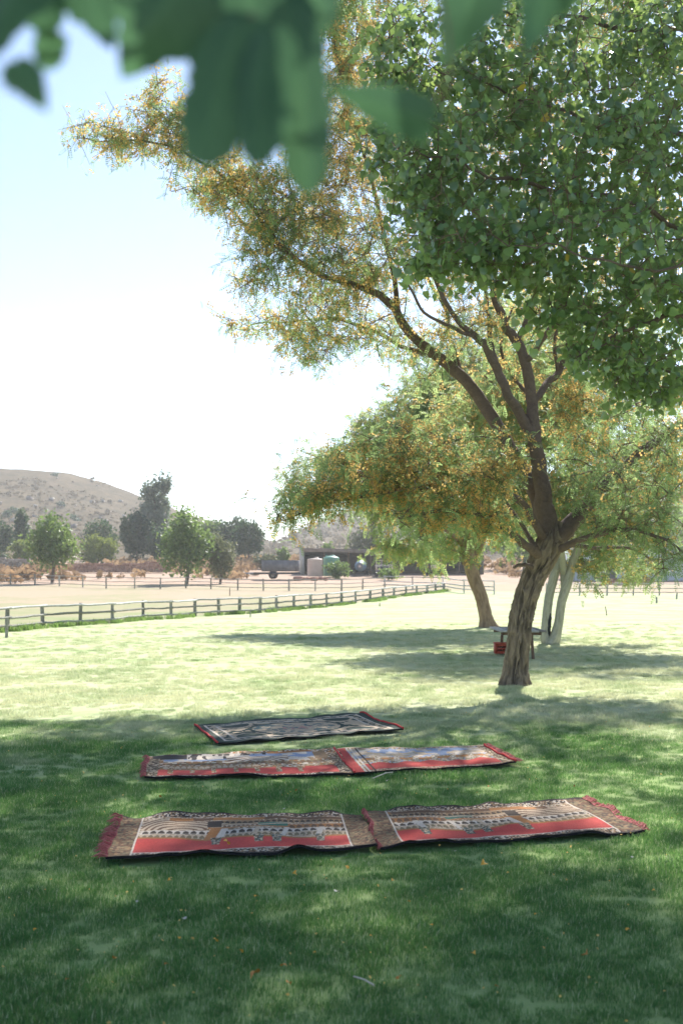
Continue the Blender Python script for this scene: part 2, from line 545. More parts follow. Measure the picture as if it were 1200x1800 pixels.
# scrub on the hills and dry brush in front of them
clv = []
clf = []
for q in range(14):
    a = rng.random() * 6.28; r = 0.5 * math.sqrt(rng.random())
    c = np.array([r * math.cos(a), r * math.sin(a), 0.15 + 0.35 * rng.random()])
    d = norm(rng.normal(size=(1, 3)) + np.array([[0, 0, 0.5]]))[0]
    u = norm(np.cross(d, rng.normal(size=(1, 3))))[0]; w = np.cross(d, u)
    b = len(clv)
    s_ = 0.22
    clv += [c - u * s_ * 0.7, c + w * s_, c + u * s_ * 0.7, c - w * s_]
    clf.append([b, b + 1, b + 2, b + 3])
CLUMP = (np.array(clv), np.array(clf))

def yaw(n, lean=0.0):
    a = rng.random(n) * 6.283
    c, s = np.cos(a), np.sin(a)
    z = np.zeros(n); o = np.ones(n)
    return np.stack([np.stack([c, -s, z], -1), np.stack([s, c, z], -1), np.stack([z, z, o], -1)], 1)

a = Acc()
n = 5200
x = rng.uniform(-170, 6, n); y = 190 + 230 * rng.random(n) ** 0.8
keep = fbm(x * 0.03, y * 0.03, 9.0, 3) > 0.44
x, y = x[keep], y[keep]
a.inst(*CLUMP, np.stack([x, y, hz_left(x, y)], -1), yaw(len(x)), 0.6 + 1.3 * rng.random(len(x)) ** 3, rng.random(len(x)))
x = rng.uniform(-40, 120, 1500); y = rng.uniform(260, 560, 1500)
a.inst(*CLUMP, np.stack([x, y, hz_right(x, y)], -1), yaw(1500), 1.2 + 2.0 * rng.random(1500) ** 3, rng.random(1500))
a.obj('scrub', M['scrub'], None, kind='stuff')
a = Acc()
n = 420
x = rng.uniform(-165, 4, n); y = rng.uniform(205, 415, n)
ok = fbm(x * 0.05, y * 0.05, 21.0, 2) > 0.50
for X_, Y_, Z_ in zip(x[ok], y[ok], hz_left(x[ok], y[ok])):
    th, s__ = rng.random() * 3.1, 0.4 + 0.9 * rng.random() ** 2
    R_ = np.array([[math.cos(th), -math.sin(th), .25], [math.sin(th), math.cos(th), .1], [-.25, .1, 1]])
    a.box((X_, Y_, Z_ + .1), (1.6 * s__, 1.1 * s__, .8 * s__), R_, rng.random())
a.obj('scattered_boulders', M['stone'], None, kind='stuff')
a = Acc()
x = rng.uniform(-160, 0, 40); y = rng.uniform(200, 400, 40)
for q_ in range(5):
    a.inst(*CLUMP, np.stack([x + rng.normal(size=40) * .5, y + rng.normal(size=40) * .5, hz_left(x, y) + .1 + .25 * q_], -1), yaw(40), 1.3 + 1.2 * rng.random(40), rng.random(40))
a.obj('green_scrub', M['dark_leaf'], None, kind='stuff')

a = Acc()
n = 2600
x = rng.uniform(-48, 45, n); y = rng.uniform(104, 178, n)
keep = (fbm(x * 0.12, y * 0.12, 2.0, 3) > 0.47) & ~((np.abs(x - 4) < 14) & (y < 140)) & (y < 170)
keep &= ~((x > -8) & (y < 116)) & ~((y > 117) & (y < 133.5) & (x > -33) & (x < -19))
x, y = x[keep], y[keep]
a.inst(*CLUMP, np.stack([x, y, ground(x, y) - 0.15], -1), yaw(len(x)), 0.9 + 1.1 * rng.random(len(x)), rng.random(len(x)))
a.obj('dry_undergrowth', M['dry_brush'], None, kind='stuff')

# ------------------------------------------------------------------ trees
def leaflet_template(n_pairs, wid=0.11, ln=0.24, droop=0.35):
    v, f = [], []
    def quad(base, d, up):
        d = norm(np.array([d], float))[0]
        s = norm(np.array([np.cross(d, up)]))[0]
        b = len(v)
        base = np.array(base)
        v.extend([base, base + d * ln * 0.5 + s * wid * 0.5, base + d * ln, base + d * ln * 0.5 - s * wid * 0.5])
        f.append([b, b + 1, b + 2, b + 3])
    for i in range(n_pairs):
        t = (i + 0.6) / n_pairs
        p = (0, t, -droop * t * t)
        for sgn in (-1, 1):
            quad(p, (sgn, 0.45, -0.35), (0, 0, 1))
    quad((0, 1, -droop), (0, 1, -0.6), (0, 0, 1))
    return np.array(v, float), np.array(f)
PINNATE = leaflet_template(6)
PINNATE_S = leaflet_template(4, 0.2, 0.32)
HEART = (np.array([[0, .03, 0], [-.36, -.04, .08], [-.53, .24, .13], [-.40, .60, .09], [0, 1.0, -.08], [.40, .60, .09], [.53, .24, .13], [.36, -.04, .08], [0, .35, 0], [0, .7, 0]]),
         np.array([[0, 8, 2, 1], [8, 9, 3, 2], [9, 4, 4, 3], [0, 7, 6, 8], [8, 6, 5, 9], [9, 5, 4, 4]]))
HEART = (HEART[0], np.array([[0, 2, 1], [0, 8, 2], [8, 3, 2], [8, 9, 3], [9, 4, 3], [0, 7, 6], [0, 6, 8], [8, 6, 5], [8, 5, 9], [9, 5, 4]]))
OVAL = (np.array([[0, 0, 0], [-.32, .45, .07], [0, 1, 0], [.32, .45, .07]]), np.array([[0, 1, 2], [0, 2, 3]]))

def curve_pts(P, m=6):
    """smooth polyline through control rows (x,y,z,r)"""
    P = np.asarray(P, float)
    if len(P) < 3:
        t = np.linspace(0, 1, m)[:, None]
        return P[0] * (1 - t) + P[-1] * t
    Q = np.vstack([2 * P[0] - P[1], P, 2 * P[-1] - P[-2]])
    out = []
    for i in range(1, len(Q) - 2):
        p0, p1, p2, p3 = Q[i - 1:i + 3]
        for t in np.linspace(0, 1, m, endpoint=False):
            out.append(0.5 * (2 * p1 + (p2 - p0) * t + (2 * p0 - 5 * p1 + 4 * p2 - p3) * t * t + (3 * p1 - p0 - 3 * p2 + p3) * t ** 3))
    out.append(P[-1])
    return np.array(out)

def limb_px(pts, Y):
    """rows (px, py, dY, radius px) -> world rows"""
    out = []
    for px, py, dY, r in pts:
        w = pt(px, py, Y + dY)
        out.append([*w, r / FPX * (Y + dY)])
    return np.array(out)

def grow(limbs, targets, twigs, droop=0.12, r0=0.010, sides=4, maxlen=None, skip=0.2):
    """joins every target to the nearest branch, nearest first; returns target, along-branch points and their directions"""
    nodes = []
    for L in limbs:
        k = int(len(L) * skip)
        nodes.append(L[k:, :3])
    nodes = np.vstack(nodes)
    d0 = np.array([np.min(np.sum((nodes - t) ** 2, 1)) for t in targets])
    order = np.argsort(d0)
    cap = len(nodes) + len(targets) * 3
    N = np.empty((cap, 3)); N[:len(nodes)] = nodes
    cnt = len(nodes)
    segs = []
    for i in order:
        t = targets[i]
        j = int(np.argmin(np.sum((N[:cnt] - t) ** 2, 1)))
        s = N[j]
        dv = t - s
        L = np.linalg.norm(dv)
        if L < 0.05 or (maxlen and L > maxlen):
            if maxlen and L > maxlen:
                continue
        mid = s + dv * 0.5 + np.array([0, 0, droop * L]) + rng.normal(size=3) * 0.07 * L
        tt = np.linspace(0, 1, 5)[:, None]
        C = (1 - tt) ** 2 * s + 2 * tt * (1 - tt) * mid + tt ** 2 * t
        R = np.linspace(r0 * (0.5 + min(1.6, L)), r0 * 0.35, 5)
        twigs.tube(C, R, sides, cap=False, t=rng.random())
        segs.append(C)
        N[cnt] = C[2]; N[cnt + 1] = C[3]; N[cnt + 2] = C[4]; cnt += 3
    return np.array(segs)

def leaves_on(segs, per, lo=0.3, spread=0.10, updown=-0.35, dirw=0.8):
    """leaf places along each branchlet: position, direction"""
    n = len(segs)
    t = lo + (1 - lo) * rng.random((n, per)) ** 0.8
    f = t * 4; i = np.minimum(f.astype(int), 3); fr = (f - i)[..., None]
    idx = np.arange(n)[:, None]
    p = segs[idx, i] * (1 - fr) + segs[idx, i + 1] * fr
    tg = norm(segs[idx, i + 1] - segs[idx, i])
    d = tg * dirw + rng.normal(size=p.shape) * 0.7 + np.array([0, 0, updown])
    p = p + rng.normal(size=p.shape) * spread
    return p.reshape(-1, 3), d.reshape(-1, 3)

def blobs_px(bl, Y):
    """rows (px, py, rx, ry, dY, depth m, n) -> target points in the crown"""
    out = []
    for px, py, rx, ry, dY, dep, n in bl:
        v = norm(rng.normal(size=(n, 3))) * (rng.random((n, 1)) ** 0.42)
        yv = Y + dY + v[:, 1] * dep
        qx = px + v[:, 0] * rx; qy = py + v[:, 2] * ry
        yc = Y + dY
        out.append(np.stack([(qx - 600) / FPX * yc, yv, CAM_H + (HORIZON - qy) / FPX * yc], -1))
    return np.vstack(out)

def put_leaf_objects(root, tpl, mat, pos, Mx, s, variants=4, name='leaf'):
    ms = []
    for q in range(variants):
        ms.append(Acc().add(tpl[0], tpl[1], (q + 0.5) / variants).mesh(name, mat))
    loc = Vector(root.location)
    for i in range(len(pos)):
        o = bpy.data.objects.new(name, ms[i % variants])
        COL.objects.link(o)
        o.parent = root
        m = Matrix([[*(Mx[i, r] * s[i]), pos[i, r] - loc[r]] for r in range(3)] + [[0, 0, 0, 1]])
        o.matrix_local = m

def visible_rank(pos):
    """in-frame places, nearest first"""
    px = 600 + FPX * pos[:, 0] / pos[:, 1]
    py = HORIZON - FPX * (pos[:, 2] - CAM_H) / pos[:, 1]
    ok = (px > 10) & (px < 1190) & (py > 10) & (py < 1790)
    idx = np.nonzero(ok)[0]
    return idx[np.argsort(pos[idx, 1])]

# ---- the flowering shade tree
YM = 20.7
base = on_ground(905, 1203)
main = thing('flowering_shade_tree', 'large leaning tree with deeply furrowed brown trunk and orange blossom beside the rugs', 'tree', base)
trunk_ctrl = limb_px([(905, 1212, 0, 24), (905.5, 1194, 0, 20), (907, 1165, 0, 17.5), (911.5, 1120, 0, 17.2), (916.5, 1080, 0.03, 17.5), (927, 1042, 0.05, 17), (940, 1010, 0.1, 18), (955, 980, 0.1, 20), (965, 955, 0.1, 20.5), (971, 932, 0.1, 16), (975, 915, 0.1, 9)], YM)
TC = curve_pts(trunk_ctrl, 26)
def furrowed(C, n=150, amp=0.042, lobes=5, seed=0.0, flare=True):
    P, R = C[:, :3], C[:, 3]
    a = np.linspace(0, 2 * np.pi, n, endpoint=False)
    s = np.concatenate([[0], np.cumsum(np.linalg.norm(np.diff(P, axis=0), axis=1))])
    A, S = np.meshgrid(a, s)
    warp = (fbm(np.cos(A) * 2 + seed, S * 1.6, np.sin(A) * 2, 3) - 0.5) * 1.0
    A2 = A + warp + S * 0.12
    u1, u2 = np.cos(A2), np.sin(A2)
    rid = 1 - np.abs(2 * fbm(u1 * 6.5 + seed, S * 2.6 + 3, u2 * 6.5, 3) - 1) * 3.2
    fine = fbm(u1 * 14, S * 7, u2 * 14, 3) - 0.5
    h = np.clip(rid, -0.6, 1) * amp + fine * amp * 0.8
    big = 1 + 0.05 * np.sin(lobes * A + 1.3 + seed) + 0.08 * (fbm(u1 + seed, S * 0.8, u2, 2) - 0.5)
    if flare:
        big = big + np.exp(-S / 0.26)[:, :] * 0.5 * (0.35 + np.maximum(0, np.sin(4 * A + seed)))
    T = norm(np.gradient(P, axis=0))
    U = norm(np.cross(T, np.array([0, 1.0, 0]))); V = np.cross(T, U)
    Rr = R[:, None] * big + h
    ring = P[:, None, :] + Rr[:, :, None] * (np.cos(A)[:, :, None] * U[:, None, :] + np.sin(A)[:, :, None] * V[:, None, :])
    k = np.arange(len(P) - 1)[:, None] * n; j = np.arange(n)[None, :]
    f = np.stack([k + j, k + n + j, k + n + (j + 1) % n, k + (j + 1) % n], -1).reshape(-1, 4)
    tint = np.clip(0.5 + h / amp * 0.45, 0, 1).reshape(-1)  # lit ridges and shaded furrows put into the bark colour
    return Acc().add(ring, f, tint)
furrowed(TC).obj('trunk', M['bark'], main, True)

main_limbs_px = [
    # the up-going leader
    [(968, 958, 0.1, 27), (957, 905, 0.1, 21), (952, 855, 0.0, 17), (945, 800, -0.1, 15.5), (936, 745, -0.2, 14), (933, 700, -0.2, 12), (924, 650, -0.3, 11), (908, 600, -0.4, 10), (882, 562, -0.5, 9), (868, 500, -0.6, 7), (880, 400, -0.4, 5), (900, 250, 0, 4), (930, 60, 0.4, 3), (950, -150, 1, 2)],
    # limb left of the leader
    [(940, 775, -0.2, 12), (917, 735, -0.3, 11), (893, 695, -0.5, 10), (874, 650, -0.6, 9.5), (855, 612, -0.8, 9), (835, 592, -0.9, 7), (800, 560, -1.1, 5.5), (770, 500, -1.3, 4.5), (740, 400, -1.2, 4), (720, 280, -1.0, 3), (690, 120, -0.8, 2.5), (680, -60, -0.8, 2)],
    # the long limb reaching far left
    [(962, 930, 0.3, 20), (930, 850, 0.5, 14), (885, 770, 0.6, 13.5), (850, 712, 0.6, 13), (810, 662, 0.5, 12), (770, 628, 0.4, 11.5), (728, 594, 0.2, 10), (696, 548, 0.1, 9), (670, 520, 0, 8), (628, 502, -0.2, 6.5), (570, 487, -0.4, 5.5), (520, 455, -0.6, 5), (488, 425, -0.7, 4.5), (458, 385, -0.8, 4), (425, 340, -0.9, 3.4), (365, 292, -1.0, 3), (310, 262, -1.1, 2.4), (240, 248, -1.1, 2), (180, 248, -1.1, 1.4), (135, 243, -1.1, 1)],
    [(700, 553, 0.1, 6), (690, 480, 0.5, 5), (672, 400, 0.8, 4), (650, 310, 1.0, 3.5), (615, 200, 1.2, 3), (590, 90, 1.3, 2.2), (585, -10, 1.4, 1.6)],
    [(770, 628, 0.4, 6), (720, 615, 0.9, 5), (660, 585, 1.3, 4), (600, 562, 1.5, 3), (520, 565, 1.8, 2.2), (440, 570, 1.9, 1.5)],
    [(520, 455, -0.6, 3.5), (480, 432, -0.2, 3), (440, 405, 0.1, 2.5), (405, 370, 0.3, 2), (350, 330, 0.4, 1.3), (300, 335, 0.5, 1)],
    [(935, 710, -0.2, 8), (955, 680, 0.1, 7.5), (980, 655, 0.4, 7), (1000, 600, 0.8, 6), (1040, 500, 1.2, 5), (1090, 380, 1.5, 4), (1130, 200, 1.8, 3), (1160, -20, 2, 2)],
    [(922, 640, -0.3, 6.5), (948, 605, -0.7, 6), (972, 565, -1.1, 5.5), (985, 500, -1.4, 4.5), (1010, 400, -1.6, 3.5), (1020, 250, -1.8, 2.5)],
    [(874, 650, -0.6, 6), (862, 590, -0.2, 5), (855, 530, 0.2, 4), (835, 460, 0.5, 3), (800, 380, 0.6, 2)],
    [(908, 600, -0.4, 6), (930, 545, 0.1, 5), (945, 480, 0.5, 4), (940, 400, 0.8, 3), (960, 300, 1, 2)],
    [(810, 662, 0.5, 7), (792, 600, 0.8, 5.5), (782, 545, 1.0, 4.5), (750, 480, 1.2, 3.4), (740, 400, 1.3, 2)],
    [(835, 592, -0.9, 4.5), (790, 575, -1.2, 3.8), (740, 540, -1.5, 3), (700, 470, -1.7, 2.2)],
    [(933, 700, -0.2, 4.5), (900, 660, 0.4, 3.6), (880, 610, 0.8, 3), (900, 540, 1.1, 2)],
    [(980, 655, 0.4, 4.5), (975, 600, 0.1, 4), (985, 540, -0.1, 3), (1000, 470, -0.2, 2)],
    # the right fork
    [(975, 948, 0.1, 22), (1003, 920, 0.2, 18), (1035, 885, 0.4, 14), (1075, 845, 0.7, 12), (1120, 800, 0.9, 10), (1180, 755, 1.0, 8), (1260, 690, 1.2, 6), (1340, 560, 1.3, 4.5), (1400, 350, 1.4, 3), (1420, 150, 1.4, 2)],
    [(985, 965, -0.2, 9), (1015, 952, -0.5, 7), (1060, 937, -0.9, 6), (1105, 930, -1.3, 4.5), (1160, 945, -1.7, 3), (1210, 980, -2.0, 2)],
    [(1000, 958, 0, 5), (1045, 962, 0.4, 4.2), (1105, 965, 0.8, 3), (1150, 985, 1.0, 2)],
    # low branches to the left
    [(945, 975, -0.3, 10), (920, 955, -0.6, 8.5), (895, 935, -0.9, 7.5), (868, 915, -1.2, 6), (820, 900, -1.6, 5), (760, 900, -2.0, 3.5), (700, 910, -2.3, 2.5)],
    [(955, 945, -0.1, 9), (915, 885, -0.5, 7.5), (860, 858, -0.9, 6.5), (800, 850, -1.2, 5.8), (720, 858, -1.5, 5), (640, 872, -1.7, 4), (590, 880, -1.9, 3.2), (545, 895, -2.0, 2.4), (505, 915, -2.0, 1.6)],
    [(943, 965, -0.2, 6), (925, 940, 0.1, 5), (905, 905, 0.3, 4.2), (880, 870, 0.5, 3)],
    [(935, 998, -0.3, 5), (920, 993, -0.4, 4), (902, 995, -0.5, 3)],
]
main_limbs = []
for L in main_limbs_px:
    C = curve_pts(limb_px(L, YM), 6)
    C[:, 3] *= 0.84
    jit = np.stack([fbm(np.arange(len(C)) * 0.35, 3.1 * len(main_limbs), q, 2) - 0.5 for q in range(3)], -1) * 0.07
    jit[:3] = 0
    C[:, :3] += jit
    main_limbs.append(C)
    Acc().tube(C[:, :3], C[:, 3], 12 if C[0, 3] > 0.08 else 8, True, 0.5, 0.14).obj('limb', M['limb_bark'], main, True)

main_blobs = [
    (205, 238, 85, 20, -1.1, 0.5, 40), (300, 205, 55, 60, -1.0, 0.7, 55), (330, 250, 50, 50, -0.9, 0.8, 26), (400, 315, 80, 55, -0.8, 1.0, 75), (355, 335, 60, 22, 0.3, 0.6, 14),
    (470, 390, 85, 75, -0.6, 1.6, 110), (560, 330, 80, 90, 0.2, 1.8, 110), (560, 450, 110, 80, -0.2, 1.8, 150), (450, 490, 60, 35, 0.0, 1.0, 22),
    (440, 570, 60, 22, 1.8, 0.6, 16), (560, 565, 110, 55, 1.2, 1.4, 90), (560, 610, 70, 38, 0.9, 1.2, 40), (680, 590, 70, 35, 0.8, 1.2, 36), (650, 470, 100, 70, 0, 2.0, 80),
    (610, 200, 60, 120, 1.1, 1.2, 90), (600, 50, 60, 90, 1.2, 1.2, 70), (690, 300, 80, 120, 0.3, 2.0, 80), (760, 420, 90, 80, -0.6, 2.0, 60),
    (820, 500, 70, 45, -0.8, 1.6, 28), (700, 120, 90, 130, -0.4, 2.0, 70), (850, 250, 120, 170, -0.3, 2.4, 120), (950, 420, 100, 90, 0, 2.0, 60), (1000, 150, 160, 170, 0.5, 2.6, 130),
    (1100, 420, 120, 140, 1.2, 2.2, 90), (960, 560, 90, 60, 0.2, 1.6, 30), (1040, 620, 90, 60, 0.8, 1.5, 40),
    (1080, 730, 120, 70, 0.8, 2.0, 70), (1170, 780, 90, 90, 0.6, 2.0, 58), (1030, 800, 60, 50, 1.2, 1.2, 40), (1100, 860, 110, 60, -0.6, 1.8, 74), (1140, 930, 80, 45, -1.2, 1.2, 42),
    (1085, 920, 55, 32, -0.9, 0.8, 26), (1180, 975, 30, 25, -1.6, 0.5, 8),
    (840, 800, 80, 50, -0.6, 1.5, 48), (785, 870, 100, 52, -1.4, 1.4, 64), (865, 850, 55, 40, -0.9, 1.2, 34), (845, 915, 55, 28, -1.3, 0.8, 20), (720, 800, 90, 60, -1.0, 1.4, 70), (650, 850, 80, 50, -1.6, 1.2, 55),
    (560, 880, 55, 38, -1.9, 0.8, 36), (505, 905, 35, 30, -2.0, 0.5, 14), (740, 920, 70, 36, -2.0, 0.9, 26), (830, 575, 90, 45, -0.6, 1.4, 34), (900, 660, 50, 50, 0.6, 1.2, 16), (760, 640, 50, 40, 0.5, 1.0, 20), (1165, 1000, 25, 30, -1.8, 0.4, 8), (1010, 700, 50, 50, 0.8, 1, 22), (985, 770, 40, 50, 0.8, 0.8, 14), (620, 800, 70, 40, -1.2, 1.0, 26),
    # unseen crown above the frame, thickened to shade the foreground
    (720, -150, 130, 130, -0.6, 2.4, 120), (900, -150, 160, 170, 0.4, 3.0, 170), (1100, -120, 160, 170, 1, 3.0, 160), (1330, 200, 120, 250, 1.3, 2.6, 150), (1350, 600, 90, 140, 1.2, 2.2, 70), (1000, -360, 240, 110, 0.6, 2.6, 170), (760, -330, 140, 90, 0, 2.4, 90), (1250, -250, 140, 120, 1, 2.6, 100),
]
tg = blobs_px(main_blobs, YM)
twigs = Acc()
segs = grow(main_limbs, tg, twigs, 0.10, 0.013, 4)
# short spurs at every branchlet
m = len(segs)
sp_t = segs[:, 2][np.repeat(np.arange(m), 2)] + rng.normal(size=(2 * m, 3)) * 0.26
spur = []
for i, e in enumerate(sp_t):
    s0 = segs[i // 2, 2]
    C = np.array([s0 + (e - s0) * q + np.array([0, 0, 0.06 * q * (1 - q)]) for q in np.linspace(0, 1, 5)])
    twigs.tube(C[[0, 2, 4]], [0.006, 0.004, 0.003], 3, False, rng.random())
    spur.append(C)
allseg = np.vstack([segs, np.array(spur)])
lp, ld = leaves_on(allseg, 4, 0.25, 0.055, -0.25)
hi = (lp[:, 2] > 5.2) & (lp[:, 2] < 11.5) & (rng.random(len(lp)) < 0.30)
lp, ld = lp[~hi], ld[~hi]
ls = rng.uniform(0.13, 0.21, len(lp)) * np.where(lp[:, 2] > 12.3, 1.55, 1.0)  # topmost unseen leaves enlarged to deepen the foreground shade
lM = frames(ld, rng.normal(size=len(lp)) * 0.6)
lt = np.clip(0.5 + 0.55 * (fbm(lp[:, 0] * 0.7, lp[:, 1] * 0.7, lp[:, 2] * 0.7, 2) - 0.5) * 2 + rng.normal(size=len(lp)) * 0.22, 0, 1)
vis = visible_rank(lp)
sel = vis[rng.permutation(min(len(vis), 2500))[:300]]
rest = np.setdiff1d(np.arange(len(lp)), sel)
put_leaf_objects(main, PINNATE, M['acacia_leaf'], lp[sel], lM[sel], ls[sel])
Acc().inst(*PINNATE, lp[rest], lM[rest], ls[rest], lt[rest]).obj('foliage', M['acacia_leaf'], main, kind='stuff')
twigs.obj('twigs', M['twig_bark'], main, kind='stuff')
print('main leaves', len(lp))

# blossom: little bunches of petals near the shoots
def petals_template(k=7):
    v, f = [], []
    for q in range(k):
        c = rng.normal(size=3) * 0.42
        d = norm(rng.normal(size=(1, 3)))[0]; u = norm(np.cross(d, rng.normal(size=(1, 3))))[0]; w = np.cross(d, u)
        b = len(v); s_ = 0.30
        v += [c - u * s_, c + w * s_, c + u * s_, c - w * s_]
        f.append([b, b + 1, b + 2, b + 3])
    return np.array(v), np.array(f)
PETALS = petals_template()
def blossoms(segs_, per, prob_xyz, size=(0.045, 0.085)):
    bp, bd = leaves_on(segs_, per, 0.55, 0.07, 0.2)
    keep = rng.random(len(bp)) < prob_xyz(bp)
    bp = bp[keep]
    k = len(bp)
    return bp, frames(rng.normal(size=(k, 3)), rng.random(k) * 6), rng.uniform(size[0], size[1], k), rng.random(k)
bp, bM, bs, bt = blossoms(allseg, 3, lambda p: np.clip(2.6 * (fbm(p[:, 0] * 0.9, p[:, 1] * 0.9, p[:, 2] * 0.9, 2) - 0.42) + 0.18 + np.clip((p[:, 2] - 5) * 0.10, 0, 0.40), 0.05, 0.95))
Acc().inst(*PETALS, bp, bM, bs, bt).obj('blossom', M['blossom'], main, kind='stuff')

# ---- trees behind it
def back_tree(name, label, Y, limbs_px, trunk_px, blobs, leafmat, barkmat, per, size, blossom, extra_trunks=(), scar=None):
    b = trunk_px[0]
    root = thing(name, label, 'tree', pt(b[0], b[1], Y + b[2]) * np.array([1, 1, 0]))
    for tp in [trunk_px, *extra_trunks]:
        furrowed(curve_pts(limb_px(tp, Y), 10), 40, 0.010 if barkmat is M['pale_bark'] else 0.022, 3, tp[0][0] * 0.1, True).obj('trunk', barkmat, root, True)
    limbs = []
    for L in limbs_px:
        C = curve_pts(limb_px(L, Y), 6)
        limbs.append(C)
        Acc().tube(C[:, :3], C[:, 3], 8, True, 0.5, 0.12).obj('limb', barkmat, root, True)
    tw = Acc()
    sg = grow(limbs, blobs_px(blobs, Y), tw, 0.10, 0.014, 3)
    e2 = sg[:, 3][np.repeat(np.arange(len(sg)), 2)] + rng.normal(size=(2 * len(sg), 3)) * 0.4
    sg2 = np.array([[sg[i // 2, 2] * (1 - q) + e * q for q in np.linspace(0, 1, 5)] for i, e in enumerate(e2)])
    al = np.vstack([sg, sg2])
    p, d = leaves_on(al, per, 0.2, 0.10, -0.2)
    t = np.clip(0.5 + (fbm(p[:, 0] * 0.5, p[:, 1] * 0.5, p[:, 2] * 0.5, 2) - 0.5) * 1.4 + rng.normal(size=len(p)) * 0.2, 0, 1)
    Acc().inst(*PINNATE_S, p, frames(d, rng.normal(size=len(p)) * 0.6), rng.uniform(size[0], size[1], len(p)), t).obj('foliage', leafmat, root, kind='stuff')
    q, m_, s_, t_ = blossoms(al, 2, lambda P: np.clip(2.5 * (fbm(P[:, 0] * 0.6, P[:, 1] * 0.6, P[:, 2] * 0.6, 2) - 0.4) + blossom, 0.02, 0.9), (0.06, 0.11))
    Acc().inst(*PETALS, q, m_, s_, t_).obj('blossom', M['blossom'], root, kind='stuff')
    tw.obj('twigs', M['twig_bark'], root, kind='stuff')
    return root

YB = 43.0
back_tree('flowering_tree', 'tree with bare brown trunk leaning left, standing behind the picnic table', YB,
          [[(826, 990, 0, 14), (812, 930, -0.5, 9), (780, 860, -1, 7), (730, 800, -1.4, 5), (670, 780, -1.8, 3.5), (600, 790, -2, 2)],
           [(826, 985, 0, 12), (835, 900, 0.4, 9), (840, 820, 0.6, 7), (830, 740, 0.8, 5), (810, 690, 1, 3)],
           [(828, 985, 0.2, 10), (860, 920, 1, 7), (910, 850, 1.6, 5), (950, 780, 2, 3)],
           [(818, 960, -0.2, 6), (780, 930, -1.4, 4.5), (720, 910, -2, 3), (650, 900, -2.2, 2)],
           [(730, 800, -1.4, 4), (660, 850, -1, 3), (580, 870, -1, 2), (520, 880, -1, 1.5)]],
          [(857, 1106, 0, 14), (853, 1085, 0, 11), (845, 1050, 0, 10.5), (832, 1015, 0, 11), (826, 985, 0, 12), (824, 968, 0, 8)],
          [(600, 830, 110, 50, -1, 2.0, 110), (690, 780, 110, 60, -1, 2.5, 150), (790, 730, 110, 60, 0, 2.8, 160), (760, 830, 120, 60, -1, 2.5, 140), (840, 690, 90, 50, 0.8, 2.4, 100), (540, 870, 60, 40, -1, 1.5, 50),
           (700, 890, 110, 50, -1.4, 2.0, 90), (820, 900, 90, 50, 0, 2.2, 80), (900, 760, 90, 90, 1.5, 2.5, 120), (790, 965, 70, 26, 0, 1.6, 40), (715, 965, 60, 24, -1, 1.4, 34), (900, 920, 60, 50, 1, 2, 50), (760, 650, 90, 60, 0.5, 2.4, 40), (880, 610, 140, 80, 1, 2.6, 190), (770, 700, 70, 60, 0.5, 2.2, 90), (720, 740, 70, 40, 0, 2.0, 60), (980, 700, 90, 100, 1.5, 2.4, 80)],
          M['acacia_leaf_pale'], M['brown_bark'], 6, (0.18, 0.29), 0.5)
YW = 32.8
wt = back_tree('pale_barked_tree', 'tree with two smooth pale green stems, one with a charred hollow', YW,
          [[(978, 1004, 0, 10), (985, 930, 0.2, 7), (1000, 850, 0.4, 5.5), (990, 760, 0.6, 4), (970, 680, 0.8, 2.5)],
           [(1003, 1000, 0, 9), (1030, 930, -0.4, 6), (1080, 870, -0.8, 4.5), (1140, 830, -1, 3), (1190, 820, -1, 2)],
           [(990, 1008, 0, 6), (980, 950, -0.8, 5), (930, 900, -1.2, 4), (880, 850, -1.4, 2.5)],
           [(1003, 1000, 0, 6), (1060, 985, 0.8, 4), (1110, 985, 1.4, 3)]],
          [(966, 1132, 0, 10), (959, 1118, 0, 7.8), (960, 1085, 0, 7.2), (965, 1045, 0, 7.4), (974, 1010, 0, 7.4), (981, 985, 0, 6)],
          [(1000, 740, 110, 80, 0.6, 2.2, 130), (1080, 830, 110, 70, -0.4, 2.2, 130), (930, 850, 80, 70, -0.8, 2.0, 90), (1150, 820, 80, 80, -0.8, 2.0, 90), (1000, 900, 90, 60, 0, 2.0, 90), (1060, 960, 80, 36, 0.6, 1.6, 55), (1110, 995, 50, 26, 1.2, 1.0, 20), (1040, 1000, 40, 20, 0.4, 0.8, 14), (970, 660, 80, 50, 0.8, 1.8, 50), (1100, 700, 100, 60, 0.4, 2, 70), (900, 700, 90, 90, 0, 2.2, 150), (820, 750, 90, 80, 0, 2.2, 140), (960, 560, 120, 80, 0.5, 2.4, 100), (1150, 600, 130, 90, 0.5, 2.4, 100), (850, 880, 70, 50, -0.6, 1.8, 50)],
          M['acacia_leaf_pale'], M['pale_bark'], 5, (0.16, 0.26), 0.45,
          extra_trunks=[[(966, 1133, -0.1, 10), (974, 1122, -0.1, 8.5), (981, 1095, -0.1, 7.2), (986, 1060, -0.1, 7.4), (994, 1032, -0.1, 8), (1002, 1005, -0.1, 7), (1005, 985, -0.1, 5.5)]])
# snag between the stems and the hollow
C = curve_pts(limb_px([(992, 1040, -0.1, 6), (989, 1020, 0, 5), (989, 1002, 0, 5), (992, 985, 0, 4)], YW), 5)
Acc().tube(C[:, :3], C[:, 3], 10).obj('limb', M['pale_bark'], wt, True)
hol = []
for q, (x_, y_, r_) in enumerate([(961, 1122, 2.6), (962.5, 1110, 3.6), (963.5, 1095, 3.6), (965, 1084, 3.0), (966.5, 1077, 1.0)]):
    hol.append([*pt(x_ + 1, y_, YW - 0.085), r_ / FPX * YW])
C = curve_pts(hol, 5)
Acc().tube(C[:, :3], C[:, 3], 10, True, 0.5, 0.3).obj('hollow', M['char'], wt, True)

